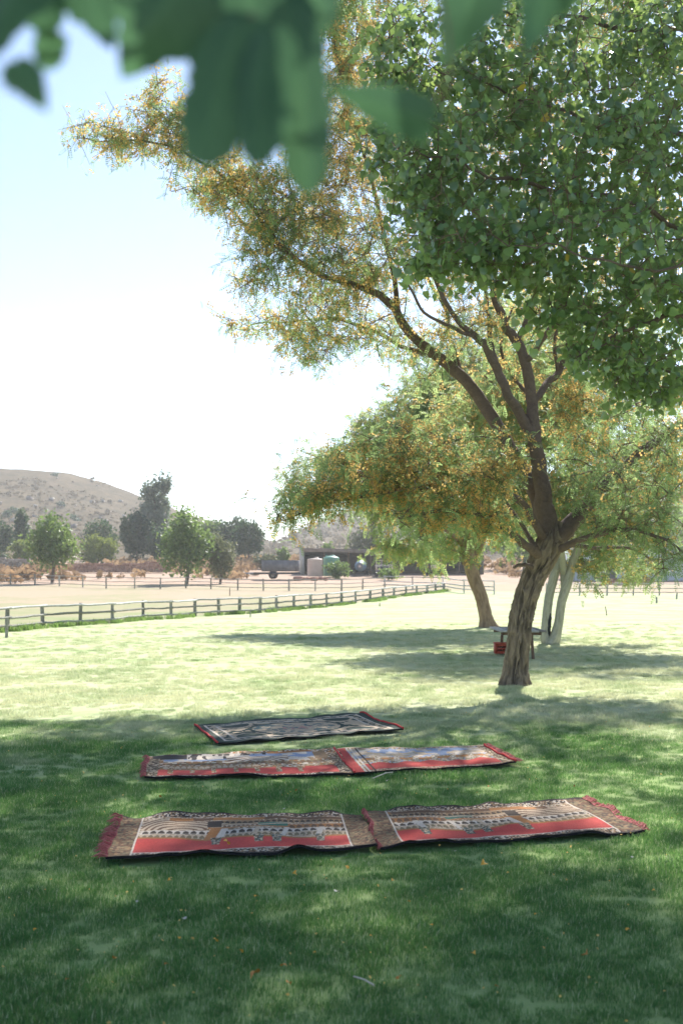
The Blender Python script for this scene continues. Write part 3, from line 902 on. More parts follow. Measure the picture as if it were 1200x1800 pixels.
# ---- the poplar whose boughs hang in from the right
YP = 9.6
TX, TY = 7.2, 11.6
pop = thing('poplar_tree', 'dark green poplar whose leafy boughs hang across the upper right', 'tree', (TX, TY, 0))
C = curve_pts([[TX, TY, -0.1, 0.34], [TX + .05, TY, 0.6, 0.28], [TX - .05, TY + .1, 3, 0.25], [TX + .1, TY + .2, 6, 0.2], [TX, TY, 9, 0.14], [TX, TY, 13, 0.05]], 12)
furrowed(C, 40, 0.02, 5, 3.3).obj('trunk', M['brown_bark'], pop, True)
pop_limbs = []
def pl(h, pts):
    rows = [[TX, TY, h, 0.09]]
    for px, py, Y, r in pts:
        rows.append([*pt(px, py, Y * 1.28), r])
    C = curve_pts(rows, 7)
    q_ = np.arange(len(C))
    C[3:, :3] += (np.stack([fbm(q_ * .45, h * 7, z_, 2) for z_ in (0.0, 4.0, 8.0)], -1) - .5)[3:] * .15
    pop_limbs.append(C)
    Acc().tube(C[:, :3], C[:, 3], 8, True, 0.5, 0.12).obj('limb', M['limb_bark'], pop, True)
pl(3.2, [(1500, 520, 8.2, .05), (1200, 400, 7.6, .022), (1080, 350, 7.4, .016), (950, 330, 7.2, .016), (830, 300, 7.0, .011), (740, 260, 6.9, .006)])
pl(3.8, [(1450, 260, 8.2, .045), (1200, 240, 7.8, .026), (1040, 215, 7.6, .018), (900, 170, 7.5, .011), (760, 120, 7.4, .006)])
pl(2.9, [(1500, 620, 8.0, .045), (1220, 560, 7.6, .024), (1120, 575, 7.4, .015), (1060, 600, 7.3, .008), (1010, 625, 7.2, .005)])
pl(4.4, [(1400, 60, 8.6, .045), (1180, 60, 8.2, .026), (1000, 40, 7.8, .017), (850, 20, 7.6, .01), (720, 30, 7.5, .006)])
pl(3.5, [(1450, 430, 7.2, .022), (1150, 470, 6.6, .010), (1000, 440, 6.5, .007), (880, 420, 6.6, .005), (800, 440, 6.7, .005)])
pl(2.6, [(1500, 720, 8.4, .035), (1260, 690, 8.0, .02), (1150, 640, 7.8, .012), (1100, 590, 7.7, .006)])
pl(5.2, [(1300, -200, 9, .05), (1000, -200, 8.6, .03), (800, -160, 8.2, .015)])
pl(4.0, [(1700, -100, 7, .05), (1300, -300, 5.5, .03), (900, -500, 4.2, .02), (500, -420, 2.6, .013), (420, -300, 1.5, .009)])
pop_blobs = [
    (690, 110, 55, 100, 0.1, 0.7, 46), (700, 260, 60, 80, -0.3, 0.7, 46), (740, 370, 55, 70, -0.4, 0.6, 42), (790, 130, 90, 130, 0.1, 1.0, 85), (800, 300, 90, 110, -0.2, 1.0, 85), (830, 420, 80, 50, -0.6, 0.8, 50),
    (780, 455, 40, 30, -0.6, 0.3, 11), (930, 130, 110, 130, 0.2, 1.2, 116), (950, 300, 110, 120, 0, 1.2, 116), (960, 430, 100, 70, -0.5, 1.0, 68), (1080, 120, 110, 140, 0.4, 1.3, 116), (1090, 300, 110, 120, 0.2, 1.3, 107),
    (1080, 460, 110, 90, -0.3, 1.2, 92), (1180, 100, 90, 140, 0.5, 1.3, 85), (1190, 300, 90, 140, 0.3, 1.3, 85), (1180, 500, 80, 110, 0.1, 1.2, 85), (1060, 590, 70, 60, 0, 0.7, 46), (1150, 630, 80, 55, 0.3, 0.7, 46),
    (1020, 620, 30, 30, -0.2, 0.4, 10), (1290, 250, 90, 250, 0.6, 1.4, 68), (1110, 660, 70, 30, 0.2, 0.6, 26), (1180, 690, 40, 24, 0.3, 0.5, 18), (870, 480, 60, 26, -0.3, 0.5, 18), (730, 470, 30, 24, -0.4, 0.3, 8), (960, 545, 50, 30, -0.3, 0.5, 20), (1300, 550, 80, 150, 0.4, 1.2, 38), (960, -120, 250, 90, 0.8, 1.4, 85), (1250, -150, 200, 150, 1.2, 1.6, 68),
]
tp = blobs_px(pop_blobs, YP)
over = norm(rng.normal(size=(90, 3))) * (rng.random((90, 1)) ** 0.4) * np.array([2.2, 1.6, 0.7]) + np.array([1.6, 5.0, 6.9])  # unseen sprays added overhead to shade the hanging twig
over = over[(HORIZON - FPX * (over[:, 2] - CAM_H) / over[:, 1]) < -120]
up = norm(rng.normal(size=(300, 3))) * (rng.random((300, 1)) ** 0.4) * np.array([3.4, 3.6, 3.4]) + np.array([8.0, 12.5, 11.6])
px_ = 600 + FPX * up[:, 0] / up[:, 1]; py_ = HORIZON - FPX * (up[:, 2] - CAM_H) / up[:, 1]
up = up[(py_ < -200) | (px_ > 1320)]
pop_limbs.append(np.array([[TX, TY, z_, 0.1] for z_ in np.linspace(5, 13, 20)]))
tw = Acc()
sg = grow(pop_limbs, np.vstack([tp, up, over]), tw, 0.06, 0.0075, 4)
e2 = sg[:, 3][np.repeat(np.arange(len(sg)), 2)] + rng.normal(size=(2 * len(sg), 3)) * 0.11
sg2 = np.array([[sg[i // 2, 2] * (1 - q) + e * q for q in np.linspace(0, 1, 5)] for i, e in enumerate(e2)])
for c in sg2:
    tw.tube(c[[0, 4]], [0.003, 0.0015], 3, False, 0.5)
tw.obj('twigs', M['twig_bark'], pop, kind='stuff')
p, d = leaves_on(np.vstack([sg, sg2]), 3, 0.25, 0.055, -0.7, 0.5)
ok = ~((600 + FPX * p[:, 0] / p[:, 1] < 612) & (HORIZON - FPX * (p[:, 2] - CAM_H) / p[:, 1] > -40))
p, d = p[ok], d[ok]
s = rng.uniform(0.050, 0.085, len(p)) * np.where(rng.random(len(p)) < 0.2, 0.75, 1.0)
Mx = frames(d, rng.random(len(p)) * 6.28)
t = np.clip(rng.random(len(p)), 0, 1)
vis = visible_rank(p)
sel = vis[:300]
rest = np.setdiff1d(np.arange(len(p)), sel)
put_leaf_objects(pop, HEART, M['poplar_leaf'], p[sel], Mx[sel], s[sel], 6)
CURLED = (HEART[0] * np.array([.82, 1, 2.6]) + np.array([0, 0, 1.0]) * (-.25 * HEART[0][:, 1:2] ** 2), HEART[1])
half = rest[rng.random(len(rest)) < .45]; flat_ = np.setdiff1d(rest, half)
Acc().inst(*HEART, p[flat_], Mx[flat_], s[flat_], t[flat_]).inst(*CURLED, p[half], Mx[half], s[half], t[half]).obj('foliage', M['poplar_leaf'], pop, kind='stuff')
yl = vis[300 + rng.permutation(2500)[:9]]
put_leaf_objects(pop, HEART, M['yellow_leaf'], p[yl] + np.array([0, -0.05, 0]), Mx[yl], s[yl], 1)
print('poplar leaves', len(p))

# ---- the twig of big leaves close to the lens
def big_leaf(name, root, stem_px, tip_px, wid_px, Y, tint, curl=0.12, roll=0.0, mat=None, blunt=False):
    """a broad poplar leaf hanging from stem to tip, sizes in photo pixels at distance Y"""
    A_, B_ = pt(*stem_px, Y), pt(*tip_px, Y + 0.02 * math.sin(roll * 5))
    L = np.linalg.norm(B_ - A_)
    W = wid_px / FPX * Y
    d = (B_ - A_) / L
    x = np.cross(d, [0, 1.0, 0]); x /= np.linalg.norm(x); z = np.cross(x, d)
    x, z = x * math.cos(roll) + z * math.sin(roll), z * math.cos(roll) - x * math.sin(roll)
    nu, nv = 21, 31
    vs = np.linspace(0, 1, nv)
    prof = np.interp(vs, [0, .04, .14, .28, .42, .6, .78, .92, 1], [.10, .30, .47, .5, .44, .31, .18, .07, .0])
    if blunt:
        prof = np.interp(vs, [0, .05, .15, .3, .5, .7, .85, .95, 1], [.12, .34, .47, .5, .49, .45, .36, .22, .08])
    prof = prof * (1 + 0.07 * np.sin(vs * 38 + wid_px) + 0.05 * np.sin(vs * 17 + tip_px[0]))
    V = []
    for vv, w in zip(vs, prof):
        for uu in np.linspace(-1, 1, nu):
            V.append(A_ + d * L * (vv - 0.07 * abs(uu) * (vv < 0.2)) + x * uu * w * W + z * W * (curl * abs(uu) ** 1.2 * (w * 2) - 0.10 * math.sin(vv * 3.1)))
    uu_, vv_ = np.meshgrid(np.linspace(-1, 1, nu), vs)
    vein = np.maximum(np.exp(-(uu_ / .07) ** 2), .6 * np.exp(-(((vv_ * 6 - np.abs(uu_) * 2.2) % 1 - .5) / .12) ** 2))
    tv = np.clip(tint + .45 * vein + .5 * (fbm(uu_ * 2 + tint * 9, vv_ * 3, wid_px * .1, 2) - .5), 0, 1).ravel()
    me = Acc().add(np.array(V), grid(nu, nv), tv).mesh(name, mat or M['near_leaf'], True)
    return link(name, me, root)
hb = thing('hanging_twig', 'blurred twig of big dark leaves hanging close in front, at the top', 'twig', pt(430, -260, 1.45))
stem = np.array([[*pt(420, -300, 1.5), .006], [*pt(430, -150, 1.15), .005], [*pt(440, -40, 0.95), .004], [*pt(445, 60, 0.85), .003]])
C = curve_pts(stem, 8)
Acc().tube(C[:, :3], C[:, 3], 6).obj('stem', M['twig_bark'], hb, True)
side = curve_pts(np.array([[*pt(440, -40, 0.95), .003], [*pt(260, -70, 0.9), .0025], [*pt(100, -20, 0.85), .002], [*pt(20, -10, 0.84), .0015]]), 6)
Acc().tube(side[:, :3], side[:, 3], 5).obj('stem', M['twig_bark'], hb, True)
side = curve_pts(np.array([[*pt(440, -40, 0.95), .003], [*pt(620, -60, 1.0), .0025], [*pt(800, -40, 1.05), .002], [*pt(930, -20, 1.1), .0015]]), 6)
Acc().tube(side[:, :3], side[:, 3], 5).obj('stem', M['twig_bark'], hb, True)
NEAR = [((325, -40), (213, 140), 200, 0.84, 0.3, 0.2, 0), ((140, -90), (200, 90), 150, 0.90, 0.2, -0.3, 0), ((440, -90), (440, 220), 235, 0.88, 0.1, 0.1, 1), ((425, 40), (355, 292), 150, 0.82, 0.45, -0.2, 1),
        ((515, 20), (545, 340), 120, 0.85, 0.3, 0.4, 1), ((385, -90), (400, 130), 130, 0.92, 0.2, 0.3, 1), ((28, 108), (84, 200), 82, 0.80, 0.5, 0.5, 0), ((92, 55), (80, 122), 60, 0.86, 0.9, 0.2, 1),
        ((60, -70), (-30, 130), 130, 0.84, 0.3, -0.3, 0), ((40, -100), (90, 60), 100, 0.88, 0.3, 0.3, 1), ((560, -70), (550, 55), 110, 0.9, 0.6, 0.6, 1), ((755, 215), (570, 150), 85, 0.92, 0.2, 0.5, 0), ((860, -90), (775, 120), 150, 1.05, 0.25, 0.4, 0), ((975, -80), (925, 100), 105, 1.05, 0.5, -0.3, 0), ((1030, -90), (985, 30), 100, 1.0, 0.4, 0.2, 0), ((470, 60), (455, 292), 120, 0.80, 0.2, -0.4, 1)]
for st, ti, w, Y, tn, ro, bl_ in NEAR:
    big_leaf('leaf', hb, st, ti, w, Y, tn, 0.14, ro, None, bool(bl_))
# leaf stalk that carries the sideways leaf
C = curve_pts(np.array([[*pt(745, 205, 0.92), .0012], [*pt(790, 120, 0.94), .0012], [*pt(770, -45, 1.02), .0014]]), 6)
Acc().tube(C[:, :3], C[:, 3], 5).obj('stem', M['twig_bark'], hb, True)

# ---- trees and bushes beyond the fences
def far_tree(name, label, cat, px, base_py, top_py, w_px, Y, leafmat, n, size, kind='round', bark_=None, group=None, leafshare=0.0):
    gz = float(ground(0, Y))
    X = (px - 600) / FPX * Y
    top = CAM_H + (HORIZON - top_py) / FPX * Y
    H = top - gz
    W = w_px / FPX * Y / 2
    root = thing(name, label, cat, (X, Y, gz), group)
    if kind == 'bush':
        lo, tr = 0.02, 0.25
    elif kind == 'tall':
        lo, tr = 0.30, 0.95
    else:
        lo, tr = leafshare or 0.16, 0.6
    C = curve_pts([[X, Y, gz - 0.1, 0.035 * H * 0.6 + .03], [X + .02 * H, Y, gz + H * 0.2, 0.02 * H + .02], [X - .01 * H, Y, gz + H * tr, 0.008 * H + .01]], 8)
    Acc().tube(C[:, :3], C[:, 3], 8, True, 0.5, 0.1).obj('trunk', bark_ or M['limb_bark'], root, True)
    k = max(10, int(n / 26))
    v = norm(rng.normal(size=(k, 3))) * (rng.random((k, 1)) ** 0.35)
    zc = gz + H * (lo + 1) / 2; zr = H * (1 - lo) / 2
    cl = np.stack([X + v[:, 0] * W, Y + v[:, 1] * W * 0.9, zc + v[:, 2] * zr], -1)
    if kind == 'cone':
        f = 1.15 - (cl[:, 2] - gz) / H
        cl[:, 0] = X + (cl[:, 0] - X) * f * 1.1; cl[:, 1] = Y + (cl[:, 1] - Y) * f * 1.1
    if kind == 'maple':
        f = np.clip(1.35 - 1.05 * (cl[:, 2] - gz) / H, 0.15, 1)
        cl[:, 0] = X + (cl[:, 0] - X) * f * 1.15
    if kind == 'tall':
        c2 = np.floor(rng.random(k) * 7)
        off = np.stack([np.sin(c2 * 2.4), np.cos(c2 * 1.7), np.zeros(k)], -1) * W * 0.55
        zz = gz + H * (0.40 + 0.09 * c2)
        cl = np.stack([np.full(k, X), np.full(k, Y), zz], -1) + off * (0.75 + 0.09 * c2)[:, None] + v * np.array([W * 0.62, W * 0.62, H * 0.075])
    tw_ = Acc()
    sg_ = grow([np.hstack([C[:, :3], C[:, 3:]])], cl, tw_, 0.05, 0.02 * max(1, H / 8), 3, skip=0.3)
    tw_.obj('twigs', bark_ or M['limb_bark'], root, kind='stuff')
    p_ = cl[rng.integers(0, k, n)] + rng.normal(size=(n, 3)) * np.array([W, W, H * 0.5]) * (0.10 if kind == 'tall' else 0.13)
    p_[:, 2] = np.maximum(p_[:, 2], gz + 0.05)
    t_ = np.clip(0.5 + (fbm(p_[:, 0] * 0.5, p_[:, 1] * 0.5, p_[:, 2] * 0.5, 2) - 0.5) * 1.3 + rng.normal(size=n) * 0.25, 0, 1)
    Acc().inst(*OVAL, p_, frames(rng.normal(size=(n, 3)) + np.array([0, 0, -0.3]), rng.random(n) * 6), rng.uniform(size[0], size[1], n), t_).obj('foliage', leafmat, root, kind='stuff')
    return root
FT = far_tree
FT('shade_tree', 'small round leafy tree on a thin trunk near the far fence, left of the other', 'tree', 92, 1022, 908, 100, 104, M['maple_leaf'], 4200, (0.22, 0.42), 'maple', leafshare=0.27)
FT('shade_tree', 'pointed leafy tree behind the far fence, touching the olive green bush', 'tree', 328, 1030, 896, 104, 102, M['maple_leaf'], 4600, (0.22, 0.42), 'maple', leafshare=0.14)
FT('olive_bush', 'grey green bushy tree close beside the pointed leafy tree', 'tree', 387, 1030, 942, 52, 103, M['olive_leaf'], 3200, (0.14, 0.3), 'round')
FT('gum_tree', 'tall airy grey gum tree rising highest above the hill slope', 'tree', 272, 985, 842, 54, 165, M['gum_leaf'], 4200, (0.35, 0.6), 'tall')
FT('evergreen_tree', 'broad dark evergreen tree at the foot of the tall gum', 'tree', 240, 985, 904, 56, 160, M['dark_leaf'], 4200, (0.35, 0.6), 'round')
FT('evergreen_tree', 'dark bushy evergreen below the right side of the tall gum', 'tree', 288, 985, 930, 60, 158, M['dark_leaf'], 2600, (0.35, 0.6), 'round')
FT('evergreen_tree', 'dark pointed evergreen by the hill foot behind the round leafy tree', 'tree', 38, 985, 900, 44, 168, M['dark_leaf'], 2600, (0.35, 0.55), 'cone')
FT('evergreen_tree', 'dark evergreen cut by the picture edge at the hill foot', 'tree', -2, 985, 915, 46, 170, M['dark_leaf'], 2200, (0.35, 0.55), 'round')
FT('bush', 'dark rounded bush between the hedge mound and the hill', 'bush', 175, 985, 914, 62, 170, M['dark_leaf'], 2600, (0.3, 0.55), 'bush')
FT('bush', 'yellow green clipped mound of bush behind the ruined red wall', 'bush', 172, 985, 941, 66, 150, M['hedge_leaf'], 3600, (0.22, 0.4), 'bush')
FT('bush', 'low yellow green bush behind the left part of the ruin', 'bush', 45, 985, 952, 60, 158, M['hedge_leaf'], 1800, (0.3, 0.5), 'bush')
FT('gum_tree', 'green leafy tree behind the pointed leafy tree and the bush', 'tree', 372, 985, 916, 44, 172, M['maple_leaf'], 2200, (0.3, 0.55), 'round')
FT('leafy_tree', 'broad green tree whose crown is highest of those left of the trailer', 'tree', 408, 985, 910, 56, 168, M['dark_leaf'], 3000, (0.3, 0.55), 'round')
FT('leafy_tree', 'dense rounded green tree standing nearest behind the trailer', 'tree', 436, 985, 917, 58, 160, M['dark_leaf'], 3200, (0.3, 0.5), 'round')
FT('bush', 'pale green low bush behind the grey trailer', 'bush', 470, 1000, 974, 48, 142, M['olive_leaf'], 1500, (0.2, 0.4), 'bush')
FT('bush', 'small dark green bush between the trailer and the shed pillar', 'bush', 497, 1000, 962, 22, 146, M['maple_leaf'], 900, (0.2, 0.4), 'bush')
FT('bush', 'ragged pale green bush in front of the green water tank', 'bush', 594, 1014, 986, 44, 117, M['maple_leaf'], 1600, (0.14, 0.3), 'bush')
FT('bush', 'low green bush in front of the cream truck cab', 'bush', 682, 1014, 999, 34, 113, M['maple_leaf'], 1000, (0.14, 0.3), 'bush')
FT('gum_tree', 'grey gum crown showing over the middle of the flowering trees', 'tree', 745, 985, 655, 80, 150, M['gum_leaf'], 3600, (0.22, 0.42), 'tall')
FT('gum_tree', 'small grey gum crown showing above the left flowering boughs', 'tree', 652, 985, 722, 64, 155, M['gum_leaf'], 2600, (0.22, 0.42), 'tall')
FT('leafy_tree', 'pale green tree behind the shed roof under the boughs', 'tree', 655, 985, 925, 90, 150, M['olive_leaf'], 2400, (0.3, 0.5), 'round')
FT('bush', 'small green bush peeping over the shed roof', 'bush', 578, 985, 955, 24, 150, M['maple_leaf'], 500, (0.25, 0.45), 'bush')
FT('leafy_tree', 'green tree behind the truck end of the shed', 'tree', 760, 985, 915, 110, 148, M['maple_leaf'], 2600, (0.3, 0.5), 'round')
FT('leafy_tree', 'tree behind the pale grey building, seen between boughs', 'tree', 1120, 985, 870, 220, 140, M['maple_leaf'], 3600, (0.35, 0.6), 'round')
FT('leafy_tree', 'tree between shed and pale grey building, behind the big trunk', 'tree', 920, 985, 900, 130, 140, M['maple_leaf'], 2600, (0.35, 0.6), 'round')
FT('bush', 'lone round bush high on the hill at the picture edge', 'bush', 4, 1000, 950, 30, 178, M['dark_leaf'], 600, (0.3, 0.5), 'bush')

# ------------------------------------------------------------------ fences
def fence(name, label, P, h, rails, rpost, rrail, postmat, railmats, lean=0.05, wob=0.03):
    root = thing(name, label, 'fence', P[0])
    for i, b in enumerate(P):
        hh = h[i] if hasattr(h, '__len__') else h
        hh *= 1 + 0.06 * (random.random() - 0.3)
        l = np.array([random.gauss(0, lean * 0.4), random.gauss(0, lean * 0.4), 0]) * hh
        r = rpost * random.uniform(0.85, 1.15)
        C = np.array([b - [0, 0, 0.12], b + l * 0.5 + [0, 0, hh * 0.5], b + l + [0, 0, hh]])
        Acc().tube(C, [r * 1.05, r, r * 0.92], 8, True, random.random(), 0.08).obj('post', postmat, root, True)
    for i in range(len(P) - 1):
        a_, b_ = P[i], P[i + 1]
        dv = b_ - a_
        for q, fr in enumerate(rails):
            hh = 0.5 * ((h[i] + h[i + 1]) if hasattr(h, '__len__') else 2 * h)
            side = np.array([-dv[1], dv[0], 0]); side /= np.linalg.norm(side) + 1e-9
            if side[1] > 0:
                side = -side
            off = side * (rpost + rrail * 0.7)
            tt = np.linspace(-0.03, 1.03, 6)[:, None]
            C = a_ + dv * tt + np.array([0, 0, hh * fr]) + off
            C[:, 2] += (rng.random(6) - 0.5) * wob + random.gauss(0, wob * 0.3)
            Acc().tube(C, rrail * (0.85 + 0.3 * rng.random(6)), 6, True, random.random()).obj('rail', railmats[q], root, True)
    return root
hs = [np.clip(45 - (FENCE[i, 1] - 40) * 0.5, 0, 60) for i in range(len(FENCE))]
hts = np.interp(FENCE[:, 1], [30, 40, 57, 70, 88], [0.86, 0.86, 0.80, 0.76, 0.62])
fence('pole_fence', 'long near pole fence with silvery top rail running along the lawn edge', FENCE, hts, (0.95, 0.58, 0.22), 0.075, 0.046, M['weathered'], [M['silver_rail'], M['weathered'], M['weathered']])
b = on_ground(12, 1121)
C = np.array([b - [0, 0, .1], b + [0.01, 0, .4], b + [.03, .02, .62]])
tag(Acc().tube(C, [.05, .05, .045], 8, True, 0.4, 0.1).obj('fence_stub', M['weathered'], None, True), 'short grey wooden post leaning before the near fence, by the left edge', 'post')
FAR_PX = [(-70, 1027), (-24, 1027), (19, 1027), (62, 1027), (105, 1030), (146, 1032), (187, 1034), (237, 1034), (282, 1035), (327, 1033), (371, 1035), (418, 1037), (463, 1038), (508, 1038), (554, 1038), (600, 1038), (637, 1036), (676, 1034)]
FAR = np.array([on_ground(*p) for p in FAR_PX])
fence('pole_fence', 'brown three rail fence beyond the paddock, in front of the trees and shed', FAR, 0.88, (0.96, 0.6, 0.24), 0.06, 0.030, M['weathered'], [M['weathered']] * 3)
RT = np.array([on_ground(p, q) for p, q in [(676, 1034), (725, 1036), (778, 1037), (815, 1043), (868, 1045)]])
fence('pole_fence', 'pale rail fence behind the leaning brown trunk, joining the near fence end', RT, 1.0, (0.95, 0.55, 0.3), 0.05, 0.045, M['silver_rail'], [M['silver_rail']] * 3)
RR = np.array([on_ground(p, 1046.5) for p in (960, 1018, 1066, 1112, 1158, 1206, 1255)])
fence('pole_fence', 'pale rail fence on the right along the lawn end before the grey building', RR, 0.84, (0.96, 0.58, 0.25), 0.055, 0.030, M['weathered'], [M['silver_rail'], M['weathered'], M['weathered']])

def stake(label, top, bot, r=0.03, m='weathered'):
    b_ = on_ground(*bot)
    t_ = pt(top[0], top[1], b_[1])
    C = np.array([b_ - [0, 0, .06], (b_ * 0.55 + t_ * 0.45), t_])
    tag(Acc().tube(C, [r, r, r * 0.8], 7, True, 0.5, 0.1).obj('stake', M[m], None, True), label, 'stake')
stake('thin leaning stake alone in the sunny lawn right of the pale stems', (1063, 1066), (1066, 1082), 0.022, 'brown_wood')
stake('short upright stake at the lawn end, left of another short one', (1153, 1049), (1153, 1060), 0.06)
stake('short upright stake at the lawn end by the right picture edge', (1189, 1042), (1188, 1053), 0.06)
stake('thin short stake on the lawn in front of the near fence', (440.5, 1071), (440, 1085), 0.03)
stake('tiny peg on the lawn below the right part of the near fence', (667, 1060), (667, 1066), 0.03, 'brown_wood')
stake('low thin stick in the paddock before the far fence', (404, 1033), (404, 1046), 0.03, 'brown_wood')

# ------------------------------------------------------------------ picnic table and red box
tY = 27.6
tx = (908 - 600) / FPX * tY
tab = thing('picnic_table', 'weathered plank picnic table partly behind the big trunk', 'table', (tx, tY, 0))
TW, TL, TH = 1.08, 2.1, 0.69
for i in range(6):
    w = TW / 6
    Acc().box((tx - TW / 2 + w * (i + .5), tY + random.uniform(-.02, .02), TH - 0.02 + random.uniform(-.003, .003)), (w - .012, TL, .04), None, random.random()).obj('plank', M['table_wood'], tab)
for sy in (-1, 1):
    yy_ = tY + sy * 0.72
    Acc().box((tx, yy_, TH - 0.08), (TW * 0.86, .06, .08)).obj('cross_beam', M['brown_wood'], tab)
    for sx in (-1, 1):
        C = np.array([[tx + sx * 0.24, yy_ + .065, TH - .05], [tx + sx * 0.28, yy_ + .065, 0.0]])
        Acc().tube(C, [.034, .038], 4).obj('leg', M['brown_wood'], tab)
Acc().box((tx, tY, 0.42), (.07, 1.38, .07)).obj('stretcher', M['brown_wood'], tab)
# red box
rx, ry = (884 - 600) / FPX * 28.4, 28.4
rb = thing('wooden_box', 'red wooden box under the picnic table, left of the trunk', 'box', (rx, ry, 0))
S, Hh = 0.40, 0.25
Z0 = 0.03
for nm, c, s_ in (('side_board', (rx - S / 2, ry, Z0 + Hh / 2), (.035, .40, Hh)), ('side_board', (rx + S / 2, ry, Z0 + Hh / 2), (.035, .40, Hh)),
                  ('slat', (rx, ry - .2, Z0 + Hh - .03), (S - .04, .025, .055)), ('slat', (rx, ry - .2, Z0 + .04), (S - .04, .025, .07)), ('slat', (rx, ry - .2, Z0 + .135), (S - .04, .025, .04)),
                  ('back_board', (rx, ry + .2, Z0 + Hh / 2), (S - .04, .025, Hh - .01)), ('lid', (rx, ry, Z0 + Hh + .014), (S + .05, .46, .025)), ('base_board', (rx, ry, Z0 + .012), (S - .04, .36, .02))):
    Acc().box(c, s_, None, random.random()).obj(nm, M['red_paint'], rb)
for sx in (-1, 1):
    Acc().box((rx + sx * S * .4, ry, Z0 / 2 - 0.005), (.06, .38, Z0)).obj('runner', M['brown_wood'], rb)

# ------------------------------------------------------------------ the farm yard
def gy(x, y):
    return float(ground(x, y))
SY = 128.0
def sx_(px, Y=SY):
    return (px - 600) / FPX * Y
x0, x1 = sx_(526), sx_(850)
gz = gy(0, SY)
shed = thing('open_shed', 'long open fronted farm shed with dark interior and pale end pillar', 'shed', ((x0 + x1) / 2, SY, gz))
def zof(py, Y=SY):
    return CAM_H + (HORIZON - py) / FPX * Y
D = 8.0
ztl, ztr = zof(966), zof(972)
Acc().box(((x0 + x1) / 2, SY + D, (gz + ztl - 0.6) / 2), (x1 - x0, 0.25, ztl - 0.6 - gz + 0.4)).obj('back_wall', M['shed_wall'], shed)
Acc().box((x0 + 0.25, SY + D / 2 + 0.25, (gz + ztl) / 2 - .2), (0.3, D - .5, ztl - gz)).obj('side_wall', M['concrete'], shed)
Acc().box((x1 - 0.15, SY + D / 2, (gz + ztr) / 2 - .2), (0.3, D - .3, ztr - gz)).obj('side_wall', M['shed_wall'], shed)
Acc().box((x0 + 0.28, SY - .05, (gz + zof(962)) / 2), (0.55, 0.5, zof(962) - gz + .2)).obj('pillar', M['concrete'], shed)
rv = []
for (x_, y_, z_) in ((x0 + .2, SY - 0.8, ztl + .04), (x1, SY - 0.8, ztr + .04), (x1, SY + D + .3, ztr - .5), (x0 + .2, SY + D + .3, ztl - .5)):
    rv += [[x_, y_, z_], [x_, y_, z_ + .12]]
Acc().add(rv, [[0, 2, 3, 1], [2, 4, 5, 3], [4, 6, 7, 5], [6, 0, 1, 7], [1, 3, 5, 7], [6, 4, 2, 0]]).obj('roof', M['steel'], shed)
v_ = np.array([[x0 + .6, SY - .72, ztl - .26], [x1, SY - .72, ztr - .26], [x1, SY - .66, ztr - .26], [x0 + .6, SY - .66, ztl - .26]])
Acc().add(np.vstack([v_, v_ + [0, 0, .28]]), [[3, 2, 1, 0], [4, 5, 6, 7], [0, 1, 5, 4], [1, 2, 6, 5], [2, 3, 7, 6], [3, 0, 4, 7]]).obj('fascia', M['steel'], shed)
for px_p in (569, 612, 651, 700, 752, 806):
    xx = sx_(px_p)
    zt = ztl + (ztr - ztl) * (xx - x0) / (x1 - x0)
    Acc().tube([[xx, SY - .4, gz - .1], [xx, SY - .4, zt - .02]], [.09, .08], 8).obj('post', M['brown_wood'], shed)
Acc().box(((x0 + x1) / 2, SY + D / 2, gz - 0.02), (x1 - x0 - .7, D - .5, .06)).obj('floor_slab', M['shed_wall'], shed)

def lathe(acc, c, prof, n=24, t=0.5):
    a_ = np.linspace(0, 2 * np.pi, n, endpoint=False)
    P_ = np.array(prof)
    ring = np.stack([c[0] + P_[:, 0:1] * np.cos(a_), c[1] + P_[:, 0:1] * np.sin(a_), c[2] + P_[:, 1:2] + 0 * a_], -1)
    k = np.arange(len(P_) - 1)[:, None] * n; j = np.arange(n)[None, :]
    f_ = np.stack([k + j, k + (j + 1) % n, k + n + (j + 1) % n, k + n + j], -1).reshape(-1, 4)
    acc.add(ring.reshape(-1, 3), f_, t)
    return acc
def tank(px, py_top, py_bot, w, Y, mat, label, dome):
    x_ = (px - 600) / FPX * Y
    z0 = gy(x_, Y)
    r = w / FPX * Y / 2
    h = CAM_H + (HORIZON - py_top) / FPX * Y - z0
    root = thing('water_tank', label, 'tank', (x_, Y, z0))
    prof = [(0.01, 0), (r, 0)]
    for q in range(18):
        z_ = h * (0.04 + 0.82 * q / 18)
        prof += [(r, z_), (r * 0.965, z_ + h * 0.012), (r, z_ + h * 0.024)]
    prof += [(r, h * 0.88), (r * 0.9, h * (0.93 if dome else 0.9)), (r * 0.4, h * (0.99 if dome else 0.92)), (0.01, h * (1.0 if dome else 0.93))]
    lathe(Acc(), (x_, Y, z0), prof, 28).obj('body', mat, root, True)
    lathe(Acc(), (x_ + r * 0.2, Y, z0 + h * (0.985 if dome else 0.925)), [(r * .3, -0.03), (r * .3, .08), (r * .26, .12), (.01, .14)], 16).obj('lid', mat, root, True)
    if dome:
        Acc().tube([[x_ - r * .6, Y, z0 + h * .93], [x_ - r * .6, Y, z0 + h * 1.06]], [.06, .06], 8).obj('inlet', mat, root)
tank(553.5, 979, 1008, 27, 120, M['beige_plastic'], 'beige ribbed water tank left of the green tank', False)
tank(582, 977, 1008, 28, 121, M['green_plastic'], 'green ribbed water tank with domed top beside the beige tank', True)

